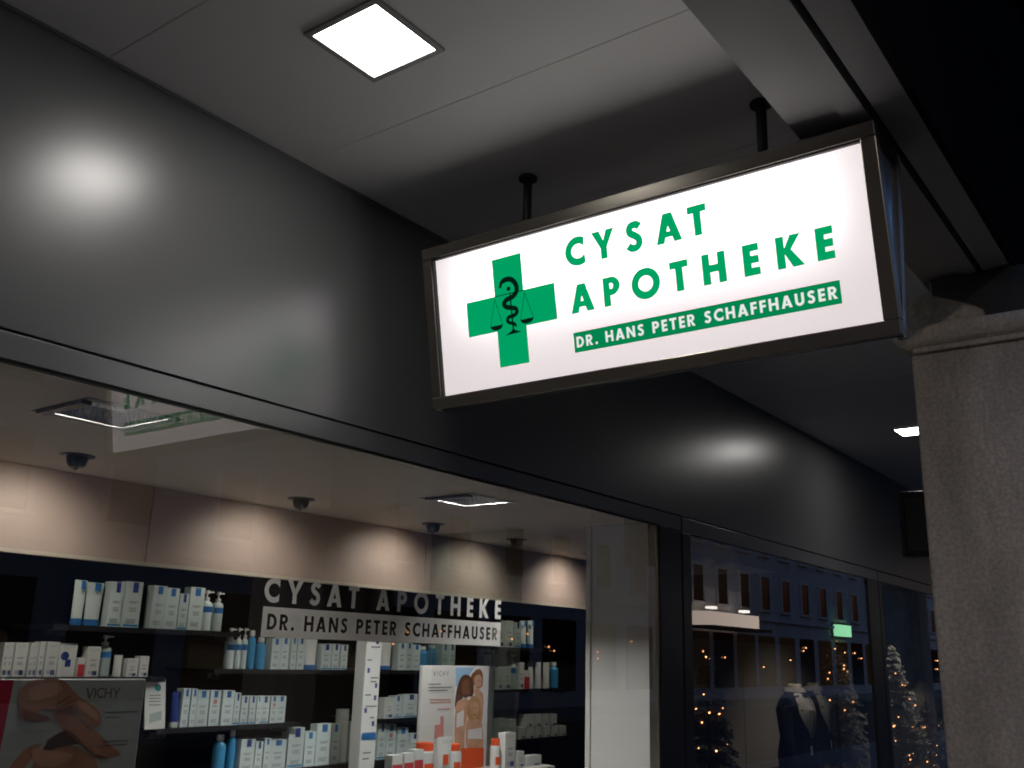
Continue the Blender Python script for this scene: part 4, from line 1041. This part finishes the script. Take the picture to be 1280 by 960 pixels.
def torso(name, label, x, y, z, ang, jacket, collar, closed=True, scale=1.0):
    t = thing(name, label, 'mannequin', (x, y, z), 'shop mannequins')
    ca, sa = math.cos(ang), math.sin(ang)
    def pt(a, b, c):    # a across the shoulders, b to the front, c up
        return (x + (a * ca - b * sa) * scale, y + (a * sa + b * ca) * scale, z + c * 0.955)
    def ring(hw, hd, c, off=0.0, n=20, pw=0.8):
        out = []
        for i in range(n):
            q = 2 * math.pi * i / n
            cx_, sx_ = math.cos(q), math.sin(q)
            out.append(pt(math.copysign(abs(cx_) ** pw, cx_) * hw, math.copysign(abs(sx_) ** pw, sx_) * hd + off, c))
        return out
    prof = [(0.165, 0.125, 0.30), (0.175, 0.13, 0.42), (0.15, 0.11, 0.56), (0.172, 0.122, 0.70), (0.192, 0.125, 0.78), (0.195, 0.10, 0.84), (0.165, 0.08, 0.885), (0.10, 0.068, 0.912), (0.066, 0.064, 0.925)]
    MB().loft([ring(a, b, c) for a, b, c in prof]).build('jacket', jacket, t, smooth=True)
    MB().loft([ring(0.058, 0.056, 0.905), ring(0.052, 0.05, 0.955), ring(0.049, 0.047, 0.985), ring(0.044, 0.042, 0.99)]).build('neck', 'linen', t, smooth=True)
    for s_ in (-1, 1):
        MB().tube([pt(s_ * 0.165, 0, 0.835), pt(s_ * 0.222, 0.0, 0.76), pt(s_ * 0.238, 0.015, 0.60), pt(s_ * 0.235, 0.05, 0.40), pt(s_ * 0.225, 0.08, 0.24)], [0.062, 0.062, 0.052, 0.046, 0.042], 12).build('sleeve', jacket, t, smooth=True)
        def surf(a, c):
            for (h0, d0, c0), (h1, d1, c1) in zip(prof, prof[1:]):
                if c0 <= c <= c1:
                    f_ = (c - c0) / (c1 - c0)
                    hw, hd = h0 + (h1 - h0) * f_, d0 + (d1 - d0) * f_
                    return hd * max(0.02, 1 - min(0.98, abs(a) / hw) ** 2.5) ** 0.4
            return 0.06
        vs, fs = [], []
        strip = [(0.050, 0.100, 0.918), (0.062, 0.150, 0.87), (0.060, 0.160, 0.82), (0.050, 0.158, 0.76), (0.034, 0.125, 0.69), (0.018, 0.070, 0.62), (0.008, 0.030, 0.56)]
        for a_in, a_out, c in strip:
            for a in (a_in, (a_in + a_out) / 2, a_out):
                vs.append(pt(s_ * a, surf(a, c) + 0.008, c))
        for q in range(len(strip) - 1):
            for e_ in (0, 1):
                fs.append((q * 3 + e_, q * 3 + e_ + 1, q * 3 + e_ + 4, q * 3 + e_ + 3))
        MB().add(vs, fs).build('lapel', collar, t, smooth=True)
    MB().add([pt(-0.05, surf(0.05, 0.88) + 0.004, 0.88), pt(0.05, surf(0.05, 0.88) + 0.004, 0.88), pt(0.055, surf(0.055, 0.78) + 0.004, 0.78), pt(0.01, surf(0.01, 0.60) + 0.004, 0.60), pt(-0.01, surf(0.01, 0.60) + 0.004, 0.60), pt(-0.055, surf(0.055, 0.78) + 0.004, 0.78)], [(0, 1, 2, 5), (5, 2, 3, 4)]).build('shirt_front', 'palecloth', t)
    MB().loft([ring(0.078, 0.074, 0.905), ring(0.085, 0.08, 0.925), ring(0.074, 0.07, 0.957), ring(0.066, 0.062, 0.95)], cap=False).build('collar', collar, t, smooth=True)
    MB().tube([pt(0, 0, 0.0), pt(0, 0, 0.31)], 0.016, 10).build('pole', 'darkmetal', t, smooth=True)
    MB().lathe((x, y, z), [(0.13, 0), (0.135, 0.008), (0.03, 0.02)], 18).build('base', 'darkmetal', t, smooth=True)
    MB().add([pt(0.10, 0.15, 0.50), pt(0.135, 0.15, 0.50), pt(0.135, 0.152, 0.43), pt(0.10, 0.152, 0.43)], [(0, 1, 2, 3)]).build('price_tag', 'pwhite', t)
    return t
torso('mannequin', 'headless mannequin in a navy jacket with a pale open shirt front', 8.18, 3.10, 0.482, R(180), 'navycloth', 'palecloth', scale=1.10)
torso('mannequin', 'headless mannequin in a dark wool coat with black collar behind the navy one', 8.95, 3.22, 0.482, R(185), 'blackcloth', 'palecloth', scale=1.10)
torso('mannequin', 'pale bare bust mannequin in the far clothes window', 12.25, 3.12, 0.482, R(150), 'palecloth', 'linen')
for x, y, e, lab in ((8.0, 2.85, 28.0, 'small ceiling spot over the two jacketed mannequins'), (11.0, 2.88, 60.0, 'small ceiling spot over the snowy trees')):
    t = thing('ceiling_spot', lab, 'spot lamp', (x, y, ZI + 0.01), 'ceiling spots in the clothes window')
    MB().lathe((x, y, ZI - 0.035), [(0.03, 0), (0.036, 0.01), (0.036, 0.0445)], 16).build('lamp_body', 'darkmetal', t, smooth=True)
    ld = bpy.data.lights.new('spot_beam', 'SPOT'); ld.energy = e; ld.color = (1.0, 0.88, 0.74); ld.spot_size = R(110); ld.spot_blend = 0.8; ld.shadow_soft_size = 0.03
    lo = bpy.data.objects.new('spot_beam', ld); COL.objects.link(lo); lo.parent = t; lo.location = (0, 0, -0.06)
    lo.rotation_euler = Vector((0.0, 0.35, -1)).to_track_quat('-Z', 'Y').to_euler()

# ================================================================ ACROSS THE STREET (seen mirrored in the glass)
YF = -13.0
def house(x0, x1, hgt, material, label, floors, lit, seed):
    rnd = random.Random(seed)
    t = thing('town_house', label, 'house', ((x0 + x1) / 2, YF - 4, 0), 'houses across the street')
    MB().box(x0, x1, YF - 9, YF, 0, hgt).build('wall', material, t)
    MB().prism([(x0 - 0.2, YF + 0.35, hgt), (x0 - 0.2, YF - 4.5, hgt + 3.2), (x0 - 0.2, YF - 9.3, hgt)], (x1 - x0 + 0.4, 0, 0)).build('roof', 'rooftile', t)
    MB().box(x0, x1, YF + 0.002, YF + 0.16, 3.42, 3.58).build('string_course', material, t)
    n = int((x1 - x0) / 2.3)
    st = (x1 - x0) / n
    for fl in range(floors):
        for k in range(n):
            cx_ = x0 + (k + 0.5) * st
            zz = 3.95 + fl * 2.55
            f = MB()
            f.box(cx_ - 0.62, cx_ - 0.5, YF + 0.002, YF + 0.09, zz, zz + 1.62).box(cx_ + 0.5, cx_ + 0.62, YF + 0.002, YF + 0.09, zz, zz + 1.62)
            f.box(cx_ - 0.499, cx_ + 0.499, YF + 0.002, YF + 0.09, zz + 1.5, zz + 1.62).box(cx_ - 0.7, cx_ + 0.7, YF + 0.002, YF + 0.16, zz - 0.1, zz - 0.001)
            wf = f.build('window', 'winframe', t)
            MB().box(cx_ - 0.498, cx_ + 0.498, YF + 0.003, YF + 0.03, zz, zz + 1.498).build('pane', 'darkpane', wf)
    for k in range(n):
        cx_ = x0 + (k + 0.5) * st
        MB().box(cx_ - 0.95, cx_ + 0.95, YF + 0.002, YF + 0.05, 0.5, 2.75).build('shop_window', 'litwindow' if k % 3 in lit else 'darkpane', t)
        for q in range(3 if x0 > 17 else 0):
            if rnd.random() < 0.4:
                xx, zz = cx_ + rnd.uniform(-0.8, 0.8), rnd.uniform(1.3, 2.3)
                MB().lathe((xx, YF + 0.12, zz), [(0.015, 0), (0.035, 0.03), (0.015, 0.06)], 6).build('shop_lamp', 'fairy', t)
    return t
house(-16, 1.97, 11.5, 'render1', 'pale house across the street behind the near end of the arcade', 3, (2,), 6)
house(2, 17.97, 12, 'render2', 'grey house across the street facing the pharmacy window', 3, (1,), 7)
house(18, 34, 11, 'render2', 'grey rendered house across the street with dark shop windows', 3, (1,), 1)
house(34.03, 46, 12, 'render1', 'pale house across the street behind the lit white fascia', 3, (0, 1), 2)
house(46.03, 62, 11.5, 'render2', 'grey house across the street bearing the lit green sign', 3, (0, 2), 3)
house(62.03, 84, 12.5, 'render1', 'pale house at the far end of the opposite row', 3, (0,), 4)
aw = thing('shop_fascia', 'lit white fascia box over a shop across the street', 'shop sign', (39.2, YF + 0.6, 2.9))
MB().box(36.6, 41.6, YF + 0.17, YF + 1.0, 2.95, 3.5).build('lit_box', 'litawning', aw)
MB().box(36.3, 42.3, YF + 0.17, YF + 1.3, 2.82, 2.94).build('canopy', 'frame', aw)
for xx in (37.3, 40.6):
    MB().box(xx, xx + 0.5, YF + 0.5, YF + 0.8, 3.62, 3.72).build('flood_lamp', 'flood', aw)
gs = thing('green_sign', 'small lit green sign on the grey house across the street', 'shop sign', (55, YF + 0.3, 3.2))
MB().box(54.0, 56.2, YF + 0.1, YF + 0.35, 3.05, 3.65).build('lit_face', 'greensign', gs)
MB().box(53.9, 56.3, YF + 0.06, YF + 0.0995, 2.95, 3.75).build('sign_back', 'frame', gs)

# street lamp at the kerb, behind the viewer's shoulder
sl = thing('street_lamp', 'tall street lamp with a warm lit head at the kerb outside the arcade', 'street lamp', (-4.0, -3.2, 0))
MB().lathe((-4.0, -3.2, -0.119), [(0.12, 0), (0.12, 0.5), (0.07, 0.6), (0.05, 5.0), (0.04, 5.2)], 14).build('pole', 'darkmetal', sl, smooth=True)
MB().tube([(-4.0, -3.2, 5.0), (-3.7, -2.9, 5.3), (-3.4, -2.6, 5.35)], 0.03, 8).build('arm', 'darkmetal', sl, smooth=True)
MB().box(-3.6, -3.05, -2.72, -2.42, 5.28, 5.40).build('lamp_head', 'darkmetal', sl, bevel=0.02)
MB().box(-3.55, -3.10, -2.68, -2.46, 5.262, 5.278).build('lamp_glass', 'streetlamp', sl)
ld = bpy.data.lights.new('lamp_light', 'SPOT'); ld.energy = 380; ld.color = (1.0, 0.82, 0.64); ld.spot_size = R(165); ld.spot_blend = 0.3; ld.shadow_soft_size = 0.12
lo = bpy.data.objects.new('lamp_light', ld); COL.objects.link(lo); lo.parent = sl; lo.location = (0.68, 0.63, 5.24)
